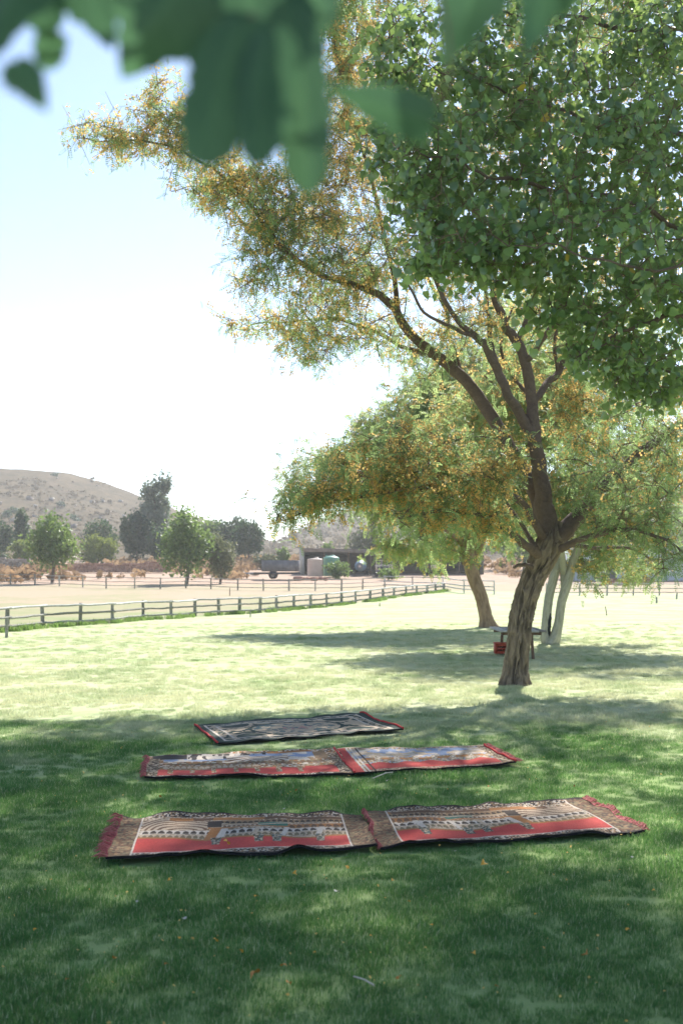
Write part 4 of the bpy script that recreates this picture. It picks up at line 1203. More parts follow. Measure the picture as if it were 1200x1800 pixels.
def wheel(root, c, r, w, axis='y', rim=True):
    c = np.array(c, float)
    t_ = Acc()
    n_ = 18
    a_ = np.linspace(0, 2 * np.pi, n_, endpoint=False)
    prof = [(r * .55, -w / 2), (r * .92, -w / 2), (r, -w * .3), (r, w * .3), (r * .92, w / 2), (r * .55, w / 2), (r * .55, -w / 2)]
    P_ = np.array(prof)
    if axis == 'y':
        ring = np.stack([P_[:, 0:1] * np.cos(a_), P_[:, 1:2] + 0 * a_, P_[:, 0:1] * np.sin(a_)], -1)
    else:
        ring = np.stack([P_[:, 1:2] + 0 * a_, P_[:, 0:1] * np.cos(a_), P_[:, 0:1] * np.sin(a_)], -1)
    k = np.arange(len(P_) - 1)[:, None] * n_; j = np.arange(n_)[None, :]
    f_ = np.stack([k + j, k + (j + 1) % n_, k + n_ + (j + 1) % n_, k + n_ + j], -1).reshape(-1, 4)
    t_.add(ring.reshape(-1, 3) + c, f_)
    wo_ = t_.obj('wheel', M['tyre'], root, True)
    d_ = np.array([0, w * .4, 0]) if axis == 'y' else np.array([w * .4, 0, 0])
    sub('rim', Acc().tube([c - d_, c - d_ * .4, c + d_], [r * .5, r * .56, r * .5], 14).mesh('rim', M['steel'], True), wo_)

# grey tipping trailer
tyy = 113.0
def TXp(px):
    return (px - 600) / FPX * tyy
def TZ(py):
    return CAM_H + (HORIZON - py) / FPX * tyy
xa, xb = TXp(461), TXp(526)
tgz = gy(0, tyy)
tr_ = thing('farm_trailer', 'grey high sided farm trailer on wheels beside the shed pillar', 'trailer', ((xa + xb) / 2, tyy, tgz))
zt_, zb_ = TZ(985), TZ(1002)
zt_ = max(zt_, tgz + 1.85); zb_ = tgz + .66
Acc().box(((xa + xb) / 2, tyy - .9, (zt_ + zb_) / 2 + .05), (xb - xa, .06, zt_ - zb_ - .1)).obj('side_panel', M['grey_paint'], tr_)
Acc().box(((xa + xb) / 2, tyy + .9, (zt_ + zb_) / 2 + .05), (xb - xa, .06, zt_ - zb_ - .1)).obj('side_panel', M['grey_paint'], tr_)
for xx in (xa + .03, xb - .03):
    Acc().box((xx, tyy, (zt_ + zb_) / 2 + .05), (.06, 1.73, zt_ - zb_ - .12)).obj('end_panel', M['grey_paint'], tr_)
Acc().box(((xa + xb) / 2 - .35, tyy, zb_ - .09), (xb - xa + .9, 1.9, .20)).obj('deck', M['dark_metal'], tr_)
Acc().box((xa - 1.1, tyy, zb_ - .07), (1.2, .14, .12)).obj('drawbar', M['blue_paint'], tr_)
for q in range(6):
    Acc().box((xa + .25 + (xb - xa - .5) * q / 5, tyy - .95, (zt_ + zb_) / 2 + .05), (.06, .05, zt_ - zb_ - .12)).obj('rib', M['grey_paint'], tr_)
for sy in (-.75, .75):
    wheel(tr_, ((xa + xb) / 2 - 0.75, tyy + sy, tgz + .42), .42, .26)
Acc().tube([[xa - 1.5, tyy, zb_ - .1], [xa - 1.5, tyy, tgz]], [.04, .04], 8).obj('jack', M['dark_metal'], tr_)

# drum trailer in the shed
dY_ = 124.0
dx, dz = (634 - 600) / FPX * dY_, gy(0, dY_)
dr = thing('drum_trailer', 'round blue and grey drum trailer parked at the shed front', 'trailer', (dx, dY_, dz))
rr_ = .64
C = np.array([[dx - .15, dY_ - 1.2, dz + .95], [dx - .1, dY_ - .8, dz + .98], [dx, dY_, dz + 1.0], [dx, dY_ + 1.2, dz + 1.0]])
Acc().tube(C, [rr_ * .62, rr_ * .92, rr_, rr_], 24).obj('drum', M['blue_paint'], dr, True)
Acc().tube([[dx - .15, dY_ - 1.26, dz + .95], [dx - .15, dY_ - 1.19, dz + .95]], [rr_ * .55, rr_ * .6], 20).obj('end_cap', M['grey_paint'], dr)
Acc().tube([[dx - .15, dY_ - 1.33, dz + .95], [dx - .15, dY_ - 1.25, dz + .95]], [.14, .14], 10).obj('hatch', M['cream_paint'], dr)
for sx in (-.75, .75):
    wheel(dr, (dx + sx, dY_ - .2, dz + .42), .42, .22, 'x')
Acc().box((dx, dY_ - .2, dz + .40), (1.3, .12, .12)).obj('axle', M['dark_metal'], dr)
# cream truck
cY = 119.0
cx0, cx1 = (660 - 600) / FPX * cY, (690 - 600) / FPX * cY
cz = gy(0, cY)
tk = thing('truck', 'old cream truck cab parked in the open shed', 'truck', ((cx0 + cx1) / 2, cY, cz))
cw = cx1 - cx0; cxm = (cx0 + cx1) / 2
Acc().box((cxm, cY + .5, cz + .98), (cw, 1.5, .62)).obj('cab', M['cream_paint'], tk)
Acc().box((cxm, cY + .5, cz + 1.72), (cw * .98, 1.42, .08)).obj('roof', M['cream_paint'], tk)
for q in range(4):
    xx = cx0 + .06 + (cw - .12) * q / 3
    Acc().box((xx, cY - .16, cz + 1.485), (.07, .06, .40)).obj('pillar', M['cream_paint'], tk)
for q in range(3):
    xx = cx0 + .06 + (cw - .12) * (q + .5) / 3
    Acc().box((xx, cY - .14, cz + 1.485), ((cw - .12) / 3 - .08, .02, .39)).obj('window', M['glass'], tk)
for sx in (-1, 1):
    Acc().box((cxm + sx * (cw / 2 - .04), cY + .55, cz + 1.485), (.04, 1.2, .39)).obj('window', M['glass'], tk)
Acc().box((cxm, cY - .28, cz + .62), (cw * 1.02, .12, .16)).obj('bumper', M['grey_paint'], tk)
Acc().box((cxm, cY - .265, cz + .95), (cw * .5, .03, .3)).obj('grille', M['dark_metal'], tk)
for sx in (-1, 1):
    Acc().tube([[cxm + sx * cw * .36, cY - .24, cz + .95], [cxm + sx * cw * .36, cY - .31, cz + .95]], [.11, .10], 12).obj('headlight', M['glass'], tk)
    wheel(tk, (cxm + sx * (cw / 2 - .16), cY + .5, cz + .40), .40, .22, 'x')
    wheel(tk, (cxm + sx * (cw / 2 - .16), cY + 3.4, cz + .40), .40, .22, 'x')
Acc().box((cxm, cY + 3.0, cz + .72), (cw, 3.2, .12)).obj('load_bed', M['brown_wood'], tk)
Acc().box((cxm, cY + 2.2, cz + .52), (.7, 4.4, .14)).obj('chassis', M['dark_metal'], tk)

# small tractor-like implement right of truck
iY = 121.0
ix, iz = (762 - 600) / FPX * iY, gy(0, iY)
tc = thing('tractor', 'old dusty tractor standing right of the truck in the shed', 'tractor', (ix, iY, iz))
Acc().box((ix, iY - .5, iz + .95), (.62, 1.5, .5)).obj('bonnet', M['cream_paint'], tc)
Acc().box((ix, iY + .55, iz + .8), (.8, .6, .25)).obj('seat', M['dark_metal'], tc)
Acc().box((ix, iY + .2, iz + .62), (.45, 2.2, .25)).obj('chassis', M['dark_metal'], tc)
Acc().tube([[ix + .1, iY - .4, iz + 1.2], [ix + .1, iY - .4, iz + 1.75]], [.04, .04], 8).obj('exhaust', M['dark_metal'], tc)
a_ = np.linspace(0, 2 * np.pi, 17)
Acc().tube(np.stack([ix + .19 * np.cos(a_), np.full(17, iY + .2), iz + 1.3 + .19 * np.sin(a_)], -1), .02, 6, False).obj('steering_wheel', M['dark_metal'], tc)
for sx in (-1, 1):
    wheel(tc, (ix + sx * .72, iY + .55, iz + .62), .62, .3, 'x')
    wheel(tc, (ix + sx * .5, iY - 1.0, iz + .34), .34, .2, 'x')

# pale grey building on the right
gY = 112.0
gx0, gx1 = (1010 - 600) / FPX * gY, (1330 - 600) / FPX * gY
ggz = gy(0, gY)
gb = thing('farm_building', 'pale blue grey farm building behind the right hand fence', 'building', ((gx0 + gx1) / 2, gY, ggz))
gh = 3.6
def corr(acc, xa_, xb_, y_, za_, zb__, n_):
    xs_ = np.linspace(xa_, xb_, n_ * 2 + 1)
    ys_ = y_ + np.where(np.arange(len(xs_)) % 2 == 0, 0.0, -0.035)
    v = np.vstack([np.stack([xs_, ys_, np.full(len(xs_), za_)], -1), np.stack([xs_, ys_, np.full(len(xs_), zb__)], -1)])
    acc.add(v, grid(len(xs_), 2))
    return acc
corr(Acc(), gx0, gx1, gY, ggz - .3, ggz + gh, 90).obj('wall', M['grey_wall'], gb)
Acc().box((gx0, gY + 3, ggz + gh / 2), (.1, 6, gh + .3)).obj('side_wall', M['grey_wall'], gb)
Acc().box((gx1, gY + 3, ggz + gh / 2), (.1, 6, gh + .3)).obj('side_wall', M['grey_wall'], gb)
Acc().box(((gx0 + gx1) / 2, gY + 3, ggz + gh + .18), (gx1 - gx0 + .6, 7, .12)).obj('roof', M['steel'], gb)
Acc().box((gx0 + 3.0, gY - .06, ggz + 1.15), (2.2, .05, 2.3)).obj('door', M['grey_paint'], gb)
w1 = Acc().box((gx0 + 1.0, gY - .06, ggz + 1.6), (.9, .06, .9)).obj('window', M['concrete'], gb)
sub('pane', Acc().box((gx0 + 1.0, gY - .095, ggz + 1.6), (.74, .02, .74)).mesh('pane', M['glass']), w1)
w1 = Acc().box((gx0 + 7.0, gY - .06, ggz + 1.6), (1.2, .06, .9)).obj('window', M['concrete'], gb)
sub('pane', Acc().box((gx0 + 7.0, gY - .095, ggz + 1.6), (1.04, .02, .74)).mesh('pane', M['glass']), w1)
for q in (0.02, 0.33, 0.66, 0.98):
    Acc().box((gx0 + (gx1 - gx0) * q, gY - .09, ggz + gh / 2), (.16, .10, gh)).obj('pilaster', M['concrete'], gb)

# ruined walls: courses of rough stones
def ruin(label, px0, px1, py0, Y, h, mat, seed):
    xa_, xb_ = (px0 - 600) / FPX * Y, (px1 - 600) / FPX * Y
    z0 = gy(0, Y)
    root = thing('stone_wall', label, 'wall', ((xa_ + xb_) / 2, Y, z0))
    A_ = Acc()
    r_ = random.Random(seed)
    rows = int(h / 0.18)
    for j in range(rows + 2):
        x_ = xa_ + (j % 2) * .15
        while x_ < xb_:
            w = r_.uniform(.28, .5)
            lim = h * (0.75 + 0.4 * float(vnoise(x_ * 0.5, seed)))
            if (j + 1) * .18 < lim:
                a__ = r_.uniform(-.05, .05)
                R_ = [[math.cos(a__), -math.sin(a__), 0], [math.sin(a__), math.cos(a__), 0], [0, 0, 1]]
                A_.box((x_ + w / 2, Y + r_.uniform(-.05, .05), z0 + j * .18 + .05), (w - .03, .42 + r_.uniform(-.05, .05), .165), R_, r_.random())
            x_ += w
    A_.obj('stones', mat, root, kind='stuff')
ruin('low ruined wall of reddish stone in front of the clipped mound', 128, 290, 998, 132, 1.15, M['red_stone'], 3)
ruin('ruined grey stone wall by the left edge behind the round leafy tree', -40, 50, 998, 136, 1.9, M['stone'], 5)
ruin('low broken stone wall in front of the pale grey building', 1060, 1140, 1020, 100, 0.7, M['red_stone'], 8)

def rock(label, px, Y, s, mat='stone', sq=0.6):
    x_ = (px - 600) / FPX * Y
    z_ = gy(x_, Y)
    u = np.linspace(0, np.pi, 8); w = np.linspace(0, 2 * np.pi, 12, endpoint=False)
    d = np.stack([np.outer(np.sin(u), np.cos(w)), np.outer(np.sin(u), np.sin(w)), np.outer(np.cos(u), np.ones(12))], -1)
    r = s * (0.7 + 0.6 * fbm(d[..., 0] * 1.5 + px, d[..., 1] * 1.5, d[..., 2] * 1.5, 2))
    v = d * r[..., None] * np.array([1.2, 1, sq]) + np.array([x_, Y, z_ + s * .25])
    k = np.arange(7)[:, None] * 12; j = np.arange(12)[None, :]
    f = np.stack([k + j, k + 12 + j, k + 12 + (j + 1) % 12, k + (j + 1) % 12], -1).reshape(-1, 4)
    o = Acc().add(v.reshape(-1, 3), f, random.random()).obj('rock', M[mat], None, False)
    tag(o, label, 'rock')
rock('dark boulder left of the farm trailer', 428, 122, .55, 'stone')
rock('flat dark rock nearest the trailer drawbar', 448, 124, .5, 'stone', .35)
for q, (px_r, Yr, sr) in enumerate([(540, 112, .3), (552, 111, .38), (563, 112.5, .32), (524, 111, .42), (572, 111, .25), (532, 112, .3)]):
    rock('reddish rubble lump below the water tanks, %s of six' % {540: 'third', 552: 'fourth', 563: 'fifth', 524: 'leftmost', 572: 'rightmost', 532: 'second'}[px_r], px_r, Yr, sr, 'red_stone')
    bpy.context.scene.collection.objects[-1]['group'] = 'rubble lumps below the tanks'
for q, (px_r, Yr, sr) in enumerate([(1035, 98, .3), (1052, 97, .26), (1085, 98, .3), (1098, 97, .22)]):
    rock('pale rubble lump before the grey building, %s of four' % {1035: 'leftmost', 1052: 'second', 1085: 'third', 1098: 'rightmost'}[px_r], px_r, Yr, sr, 'stone')
    bpy.context.scene.collection.objects[-1]['group'] = 'rubble lumps by the grey building'

# ------------------------------------------------------------------ rugs
CR = dict(cream=(.50, .38, .26), tan=(.28, .17, .085), brown=(.125, .062, .032), dark=(.035, .023, .018), orange=(.36, .145, .04), red=(.50, .048, .042), white=(.58, .50, .41),
          black=(.015, .015, .018), olive=(.175, .135, .07), green=(.04, .16, .11), blue=(.24, .30, .42), teal=(.10, .15, .14), pink=(.5, .25, .2), deep=(.018, .045, .038))
def canvas(W, H, c):
    a_ = np.empty((H, W, 3)); a_[:] = CR[c]
    return a_
def grain(img, amt=0.18):
    H, W, _ = img.shape
    yy_g, xx_g = np.mgrid[0:H, 0:W]
    fade = (.02 + .10 * fbm(xx_g * .03, yy_g * .05, 4.0, 3))[..., None]
    img[:] = img * (1 - fade) + np.array([.40, .32, .24]) * fade
    img *= 1 + amt * (rng.random((H, W, 1)) - 0.5) * 2
    return img
def speckle(img, mask, cols, s=1):
    H, W, _ = img.shape
    ch = rng.integers(0, len(cols), ((H + s - 1) // s, (W + s - 1) // s))
    ch = np.kron(ch, np.ones((s, s), int))[:H, :W]
    C_ = np.array([CR[c] for c in cols])
    img[mask] = C_[ch][mask]
def arcade(img, U, V, u0, u1, v0, v1, n, pier, arch, wave=0.0):
    """a row of round-headed dark arches between pale piers"""
    vv = V - wave * np.sin(U * 9)
    m_ = (U > u0) & (U < u1) & (vv > v0) & (vv < v1)
    img[m_] = CR[pier]
    fu = ((U - u0) / (u1 - u0) * n) % 1.0
    fv = (vv - v0) / (v1 - v0)
    head = 0.86 - 1.3 * np.maximum(0, np.abs(fu - .5) - 0.10) ** 1.0
    a_ = m_ & (np.abs(fu - .5) < .38) & (fv < head) & (fv > .08)
    img[a_] = CR[arch]
def rings(img, U, V, u0, u1, v0, v1, cu, cv, k, ca, cb):
    m_ = (U > u0) & (U < u1) & (V > v0) & (V < v1)
    r = np.sqrt(((U - cu) * 1.5) ** 2 + (V - cv) ** 2) * k + 0.4 * np.sin(U * 30)
    img[m_] = np.where((r % 1.0 < 0.55)[..., None], CR[ca], CR[cb])[m_]

def print_mosque(W, H, flip=False, seed=0):
    """rows of arches and towers over a red ground, speckled border"""
    img = canvas(W, H, 'cream')
    U, V = np.meshgrid(np.linspace(0, 1, W), np.linspace(0, 1, H))
    if flip:
        U = 1 - U
    wob = 0.02 * np.sin(U * 14 + seed) + 0.015 * np.sin(U * 31)
    speckle(img, (V > .38), ['cream', 'tan', 'cream', 'olive', 'white', 'brown'], 2)
    # bands
    img[(V > .62) & (V < .66) & (U > .3)] = CR['orange']
    arcade(img, U, V, .08, .92, .40 + 0, .49, 34, 'cream', 'olive', .01)
    arcade(img, U, V, .10, .92, .50, .585, 26, 'white', 'dark', .012)
    arcade(img, U, V, .36, .92, .66, .72, 30, 'cream', 'brown', .012)
    rings(img, U, V, .10, .36, .60, .86, .26, .58, 22, 'cream', 'brown')
    rings(img, U, V, .38, .56, .70, .84, .48, .66, 26, 'cream', 'tan')
    m_ = (U > .56) & (U < .68) & (V + wob > .66) & (V + wob < .76)
    img[m_] = CR['green']
    m_ = m_ & (np.abs((V + wob - .66) / .1 - (.3 + .5 * (U - .56) / .12)) < .13)
    img[m_] = CR['cream']
    arcade(img, U, V, .68, .92, .60, .70, 8, 'orange', 'brown', .02)
    arcade(img, U, V, .40, .92, .76, .83, 22, 'tan', 'dark', .01)
    m_ = (V > .84) & (V < .90) & (U > .2) & (U < .92)
    img[m_] = np.where((vnoise(U * 14 + seed, V * 8) > .5)[..., None], CR['orange'], CR['brown'])[m_]
    # towers
    for tu, c1, w in ((.375, 'orange', .022), (.41, 'white', .014), (.66, 'white', .010), (.80, 'white', .012), (.545, 'cream', .01)):
        m_ = (np.abs(U - tu - .10 * (V - .45) * (1 if not flip else 1)) < w) & (V > .36) & (V < .62)
        img[m_] = CR[c1]
    img[(np.abs(U - .385) < .028) & (V > .66) & (V < .82)] = CR['dark']
    # red ground with tower feet
    edge = .385 + wob + .03 * np.sin(U * 7)
    m_ = (V < edge) & (V > .09)
    img[m_] = CR['red']
    img[(np.abs(V - edge) < .016)] = CR['orange']
    for tu in (.395, .56, .63, .80):
        m_ = (np.abs(U - tu) < .016 + .06 * np.maximum(0, V - .30)) & (V > .24) & (V < .42)
        speckle(img, m_, ['olive', 'teal', 'cream', 'dark'], 2)
    # borders
    b_ = (V < .095) | (V > .915)
    speckle(img, b_, ['black', 'cream', 'dark', 'brown', 'black', 'tan', 'white'], 2)
    b2 = (U < .085) | (U > .915)
    speckle(img, b2, ['olive', 'brown', 'tan', 'brown', 'dark', 'olive'], 3)
    img[b2 & (np.abs((V * 9) % 1 - .5) < .10)] = CR['brown']
    img[(np.abs(U - .088) < .003) | (np.abs(U - .912) < .003)] = CR['white']
    img[(np.abs(V - .098) < .007) & (U > .085) & (U < .915)] = CR['white']
    img[(V < .02) | (V > .985)] = CR['black']
    return grain(img)

def print_street(W, H):
    """dark band and pale shapes above a row of small houses and a red ground"""
    img = canvas(W, H, 'tan')
    U, V = np.meshgrid(np.linspace(0, 1, W), np.linspace(0, 1, H))
    speckle(img, V > .3, ['tan', 'cream', 'brown', 'olive', 'orange', 'white'], 3)
    arcade(img, U, V, .08, .55, .32, .44, 16, 'tan', 'cream', .0)
    arcade(img, U, V, .1, .9, .46, .54, 24, 'olive', 'brown', .01)
    m_ = (V > .64) & (V < .92) & (U > .08) & (U < .88)
    img[m_] = np.where((fbm(U * 11, V * 7, 2.0, 3) > .47)[..., None], CR['white'], CR['blue'])[m_]
    m_ = (V > .58 + .05 * np.sin(U * 12)) & (V < .70 + .05 * np.sin(U * 12)) & (U > .35) & (U < .85)
    img[m_] = np.where((fbm(U * 26, V * 6, 5.0, 2) > .5)[..., None], CR['white'], CR['tan'])[m_]
    rings(img, U, V, .40, .72, .56, .78, .56, .50, 16, 'white', 'brown')
    # black panel, then strokes on white
    img[(V > .76) & (V < .97) & (U > .02) & (U < .20)] = CR['black']
    m_ = (V > .70) & (V < .97) & (U >= .20) & (U < .40)
    img[m_] = CR['white']
    img[m_ & (fbm(U * 38, V * 5, 9.0, 2) > .56)] = CR['black']
    m_ = (V > .86) & (V < .94) & (U > .33) & (U < .62)
    img[m_ & (fbm(U * 60, V * 8, 4.0, 2) > .5)] = CR['black']
    img[(V > .90) & (V < .96) & (U > .62) & (U < .86)] = CR['orange']
    img[(V > .6) & (V < .9) & (U > .86) & (U < .93)] = CR['tan']
    # red ground
    edge = .27 + .02 * np.sin(U * 21)
    img[(V < edge) & (V > .05)] = CR['red']
    for tu in np.linspace(.12, .86, 8):
        m_ = (np.abs(U - tu) < .012) & (V > .12) & (V < .36)
        speckle(img, m_, ['olive', 'cream', 'orange'], 2)
    img[(V > .05) & (V < .33) & (U > .78) & (U < .93)] = CR['red']
    b2 = (U > .935) | (U < .06)
    speckle(img, b2 & (V < .8), ['olive', 'cream', 'brown', 'dark'], 2)
    speckle(img, V < .05, ['black', 'tan', 'brown', 'white'], 2)
    img[V < .015] = CR['black']
    return grain(img)

def print_village(W, H):
    """washed tan and blue village picture with red ground, red left end"""
    img = canvas(W, H, 'tan')
    U, V = np.meshgrid(np.linspace(0, 1, W), np.linspace(0, 1, H))
    speckle(img, V > 0, ['tan', 'cream', 'tan', 'olive', 'cream', 'blue'], 3)
    m_ = (V > .55) & (V < .92)
    img[m_] = np.where((fbm(U * 9, V * 6, 7.0, 3) > .5)[..., None], CR['cream'], CR['blue'])[m_]
    m_ = m_ & (fbm(U * 30, V * 12, 1.0, 2) > .62)
    img[m_] = CR['white']
    arcade(img, U, V, .12, .9, .42, .52, 14, 'tan', 'orange', .02)
    for tu in np.linspace(.2, .8, 6):
        m_ = (np.abs(U - tu - .12 * (V - .4)) < .018) & (V > .25) & (V < .6)
        speckle(img, m_, ['cream', 'olive', 'white'], 2)
    edge = .30 + .03 * np.sin(U * 17) + .03 * np.sin(U * 39)
    img[(V < edge) & (V > .07) & (U > .10)] = CR['red']
    speckle(img, (V < .07), ['cream', 'tan', 'brown', 'pink'], 2)
    img[U < .065] = CR['red']
    for q in (.075, .095, .13):
        img[np.abs(U - q) < .006] = CR['white' if q < .1 else 'dark']
    b2 = (U > .93)
    speckle(img, b2, ['tan', 'cream', 'dark', 'olive'], 3)
    img[V > .975] = CR['cream']
    return grain(img)

def print_medallion(W, H):
    """cream field with dark green leaves round an oval, dark green border"""
    img = canvas(W, H, 'cream')
    U, V = np.meshgrid(np.linspace(0, 1, W), np.linspace(0, 1, H))
    leafy = fbm(U * 34, V * 20, 3.0, 2) > .57
    img[leafy] = CR['deep']
    r = np.sqrt(((U - .5) / .26) ** 2 + ((V - .5) / .30) ** 2)
    img[r < 1] = CR['cream']
    img[(r < .95) & (fbm(U * 40, V * 26, 8.0, 2) > .60)] = CR['teal']
    img[np.abs(r - 1) < .05] = CR['deep']
    img[(r < .35) & (fbm(U * 50, V * 16, 6.0, 2) > .55)] = CR['pink']
    e = np.minimum(np.minimum(U, 1 - U) * 1.5, np.minimum(V, 1 - V))
    rr__ = np.sqrt(((np.abs(U - .5) - .30) / .1) ** 2 + ((np.abs(V - .5) - .30) / .14) ** 2)
    img[(rr__ < 1) & (r > 1.1)] = CR['deep']
    img[(rr__ < 1) & (rr__ > .8) & (r > 1.1)] = CR['cream']
    img[e < .15] = CR['deep']
    b_ = (e < .15) & (e > .07)
    img[b_ & (fbm(U * 60, V * 40, 2.0, 2) > .52)] = CR['cream']
    img[(np.abs(e - .15) < .010) | (np.abs(e - .07) < .008)] = CR['white']
    return grain(img)

def rug_mat(name, fuzz=True):
    k = NT(name)
    c = k.n('ShaderNodeAttribute', attribute_name='print').outputs['Color']
    w = k.noise(260, 2, 0.6, k.pos())
    c2 = k.mix(k.maprange(w, .3, .7, 0.0, .22), c, (0.07, 0.045, 0.03))
    nd = k.n('ShaderNodeBsdfPrincipled')
    k.l(c2, nd.inputs['Base Color'])
    nd.inputs['Roughness'].default_value = 0.9
    nd.inputs['Specular IOR Level'].default_value = 0.15
    k.l(k.bump(w, .5, .004), nd.inputs['Normal'])
    return k.done(nd.outputs[0])
M['rug'] = rug_mat('woven_print')
M['shadow_back'] = simple('rug_shadow_back', (0.012, 0.012, 0.014), (0.03, 0.028, 0.03), 60, 0.95, 0.1, 0.3)
M['fringe'] = simple('red_fringe', (0.36, 0.10, 0.10), (0.52, 0.20, 0.18), 40, 0.9, 0.1, 0.3)
M['red_edge'] = simple('red_binding', (0.42, 0.04, 0.04), (0.55, 0.08, 0.07), 40, 0.9, 0.1, 0.3)

RUG_QUADS = []
def rug(label, NL, NR, FR, FL, img, seed, edge, fringes, wave=0.03, borders=(.085, .915, .095, .915), group='patterned rugs laid out on the lawn'):
    """corners as photo pixels: near left, near right, far right, far left"""
    q = [on_ground(*p_)[:2] for p_ in (NL, NR, FR, FL)]
    RUG_QUADS.append(np.array(q))
    H, W, _ = img.shape
    def surf(U, V):
        xy = ((1 - U) * (1 - V))[..., None] * q[0] + (U * (1 - V))[..., None] * q[1] + (U * V)[..., None] * q[2] + ((1 - U) * V)[..., None] * q[3]
        ez = np.minimum(np.minimum(U, 1 - U) * 2.0, np.minimum(V, 1 - V))
        rip = np.exp(-ez / .06)
        jx = .030 * (fbm(U * 7 + seed, V * 2, seed, 2) - .5)
        xy = xy + np.stack([0 * U + (.05 * (fbm(V * 4 + seed, seed * 2.0, 0, 2) - .5)) * np.exp(-np.minimum(U, 1 - U) / .05), jx * 3 * np.exp(-np.minimum(V, 1 - V) / .07)], -1)
        z = .040 + wave * (fbm(xy[..., 0] * 2.0 + seed * 7, xy[..., 1] * 1.2, seed, 3) - .35) * 1.2 + wave * 1.5 * rip * (fbm(xy[..., 0] * 4.5 + seed, xy[..., 1] * 4.5, seed + 3, 2) - .35)
        return np.concatenate([xy, z[..., None]], -1)
    U, V = np.meshgrid(np.linspace(0, 1, W), np.linspace(0, 1, H))
    P_ = surf(U, V).reshape(-1, 3)
    base_ = P_.mean(0); base_[2] = 0
    root = thing('rug', label, 'rug', base_, group)
    F = grid(W, H)
    fc = np.stack([U.reshape(-1)[F].mean(1), V.reshape(-1)[F].mean(1)], -1)
    inner = (fc[:, 0] > borders[0]) & (fc[:, 0] < borders[1]) & (fc[:, 1] > borders[2]) & (fc[:, 1] < borders[3])
    cols = img.reshape(-1, 3)
    for nm, sel_ in (('field', inner), ('border', ~inner)):
        used = np.unique(F[sel_])
        remap = np.full(len(P_), -1); remap[used] = np.arange(len(used))
        me = Acc().add(P_[used], remap[F[sel_]]).mesh(nm, M['rug'], True)
        at = me.color_attributes.new('print', 'FLOAT_COLOR', 'POINT')
        c4 = np.ones((len(used), 4), np.float32); c4[:, :3] = cols[used]
        at.data.foreach_set('color', c4.ravel())
        link(nm, me, root)
    # rug back, blackened and a little larger than the face as its edge shadow
    u_, v_ = np.meshgrid(np.linspace(0, 1, 70), np.linspace(0, 1, 30))
    S_ = surf(u_, v_)
    cxy = S_.reshape(-1, 3).mean(0)
    S_[..., :2] += norm(S_[..., :2] - cxy[:2]) * (.005 * np.exp(-np.minimum(np.minimum(u_, 1 - u_), np.minimum(v_, 1 - v_)) / .01))[..., None]
    S_[..., 2] -= .006
    lo = S_.copy(); lo[..., 2] = np.maximum(lo[..., 2] - .012, .004)
    A_ = Acc().add(S_.reshape(-1, 3), grid(70, 30)).add(lo.reshape(-1, 3), grid(70, 30)[:, ::-1])
    ring = np.concatenate([S_[0], S_[1:, -1], S_[-1, -2::-1], S_[-2:0:-1, 0]]); ring2 = np.concatenate([lo[0], lo[1:, -1], lo[-1, -2::-1], lo[-2:0:-1, 0]])
    nR = len(ring); idx = np.arange(nR)
    A_.add(np.vstack([ring, ring2]), np.stack([idx, idx + nR, (idx + 1) % nR + nR, (idx + 1) % nR], 1))
    A_.obj('shadow_back', M['shadow_back'], root)
    # fringes at the ends
    for side, ln in fringes:
        A_ = Acc()
        nS = 150
        for v in np.linspace(0.0, 1, nS):
            p0 = surf(np.array([[float(side)]]), np.array([[v]]))[0, 0]
            pin = surf(np.array([[side * .9 + .05]]), np.array([[v]]))[0, 0]
            d_ = p0 - pin; d_[2] = 0; d_ = d_ / np.linalg.norm(d_)
            d_ = d_ + np.array([0, random.gauss(0, .25), 0])
            L = ln * (0.45 + .6 * float(vnoise(v * 11, seed)) + random.uniform(-.25, .25))
            zz = random.uniform(-.012, .02)
            mid = p0 + d_ * L * .5 + np.array([0, 0, zz + .008]); end = p0 + d_ * L + np.array([0, 0, zz - .01])
            end[2] = max(end[2], .02)
            A_.tube([p0 - d_ * .01, mid, end], [.003, .004, .002], 3, True, random.random())
        A_.obj('fringe', M['fringe'], root, kind='stuff')
    if edge:
        A_ = Acc()
        for side in (0.0, 1.0):
            vv = np.linspace(0, 1, 40)
            L_ = surf(np.full((1, 40), side), vv[None])[0]
            L_[:, 2] += .006
            A_.tube(L_, .013, 6)
        A_.obj('binding', M['red_edge'], root, kind='stuff')
    return root
W_, H_ = 300, 150
rug('front left rug with wide pink fringe and whorled pattern beside a red strip', (184, 1525), (660, 1501), (636, 1440), (216, 1448), print_mosque(W_, H_, False, 0.3), 1.3, False, [(0, .10)], .060)
rug('front right rug of brown arches and red strip, its right corner curled up', (667, 1501), (1128, 1469), (1022, 1417), (640, 1440), print_mosque(W_, H_, True, 2.1), 2.7, False, [(0, .035), (1, .07)], .060)
rug('middle left rug with a black panel at its far left corner', (254, 1374), (622, 1367), (590, 1323), (262, 1336), print_street(260, 110), 4.1, False, [(0, .06)], .028, (.06, .935, .05, .97))
rug('middle right rug in faded tan and blue with red left end', (622, 1367), (905, 1349), (852, 1318), (588, 1323), print_village(260, 110), 5.6, True, [(1, .10)], .028, (.065, .93, .07, .97))
rug('rearmost rug, dark green and cream with an oval medallion and red ends', (384, 1312), (710, 1288), (632, 1261), (342, 1280), print_medallion(260, 120), 6.9, True, [], .035, (.12, .88, .17, .83))

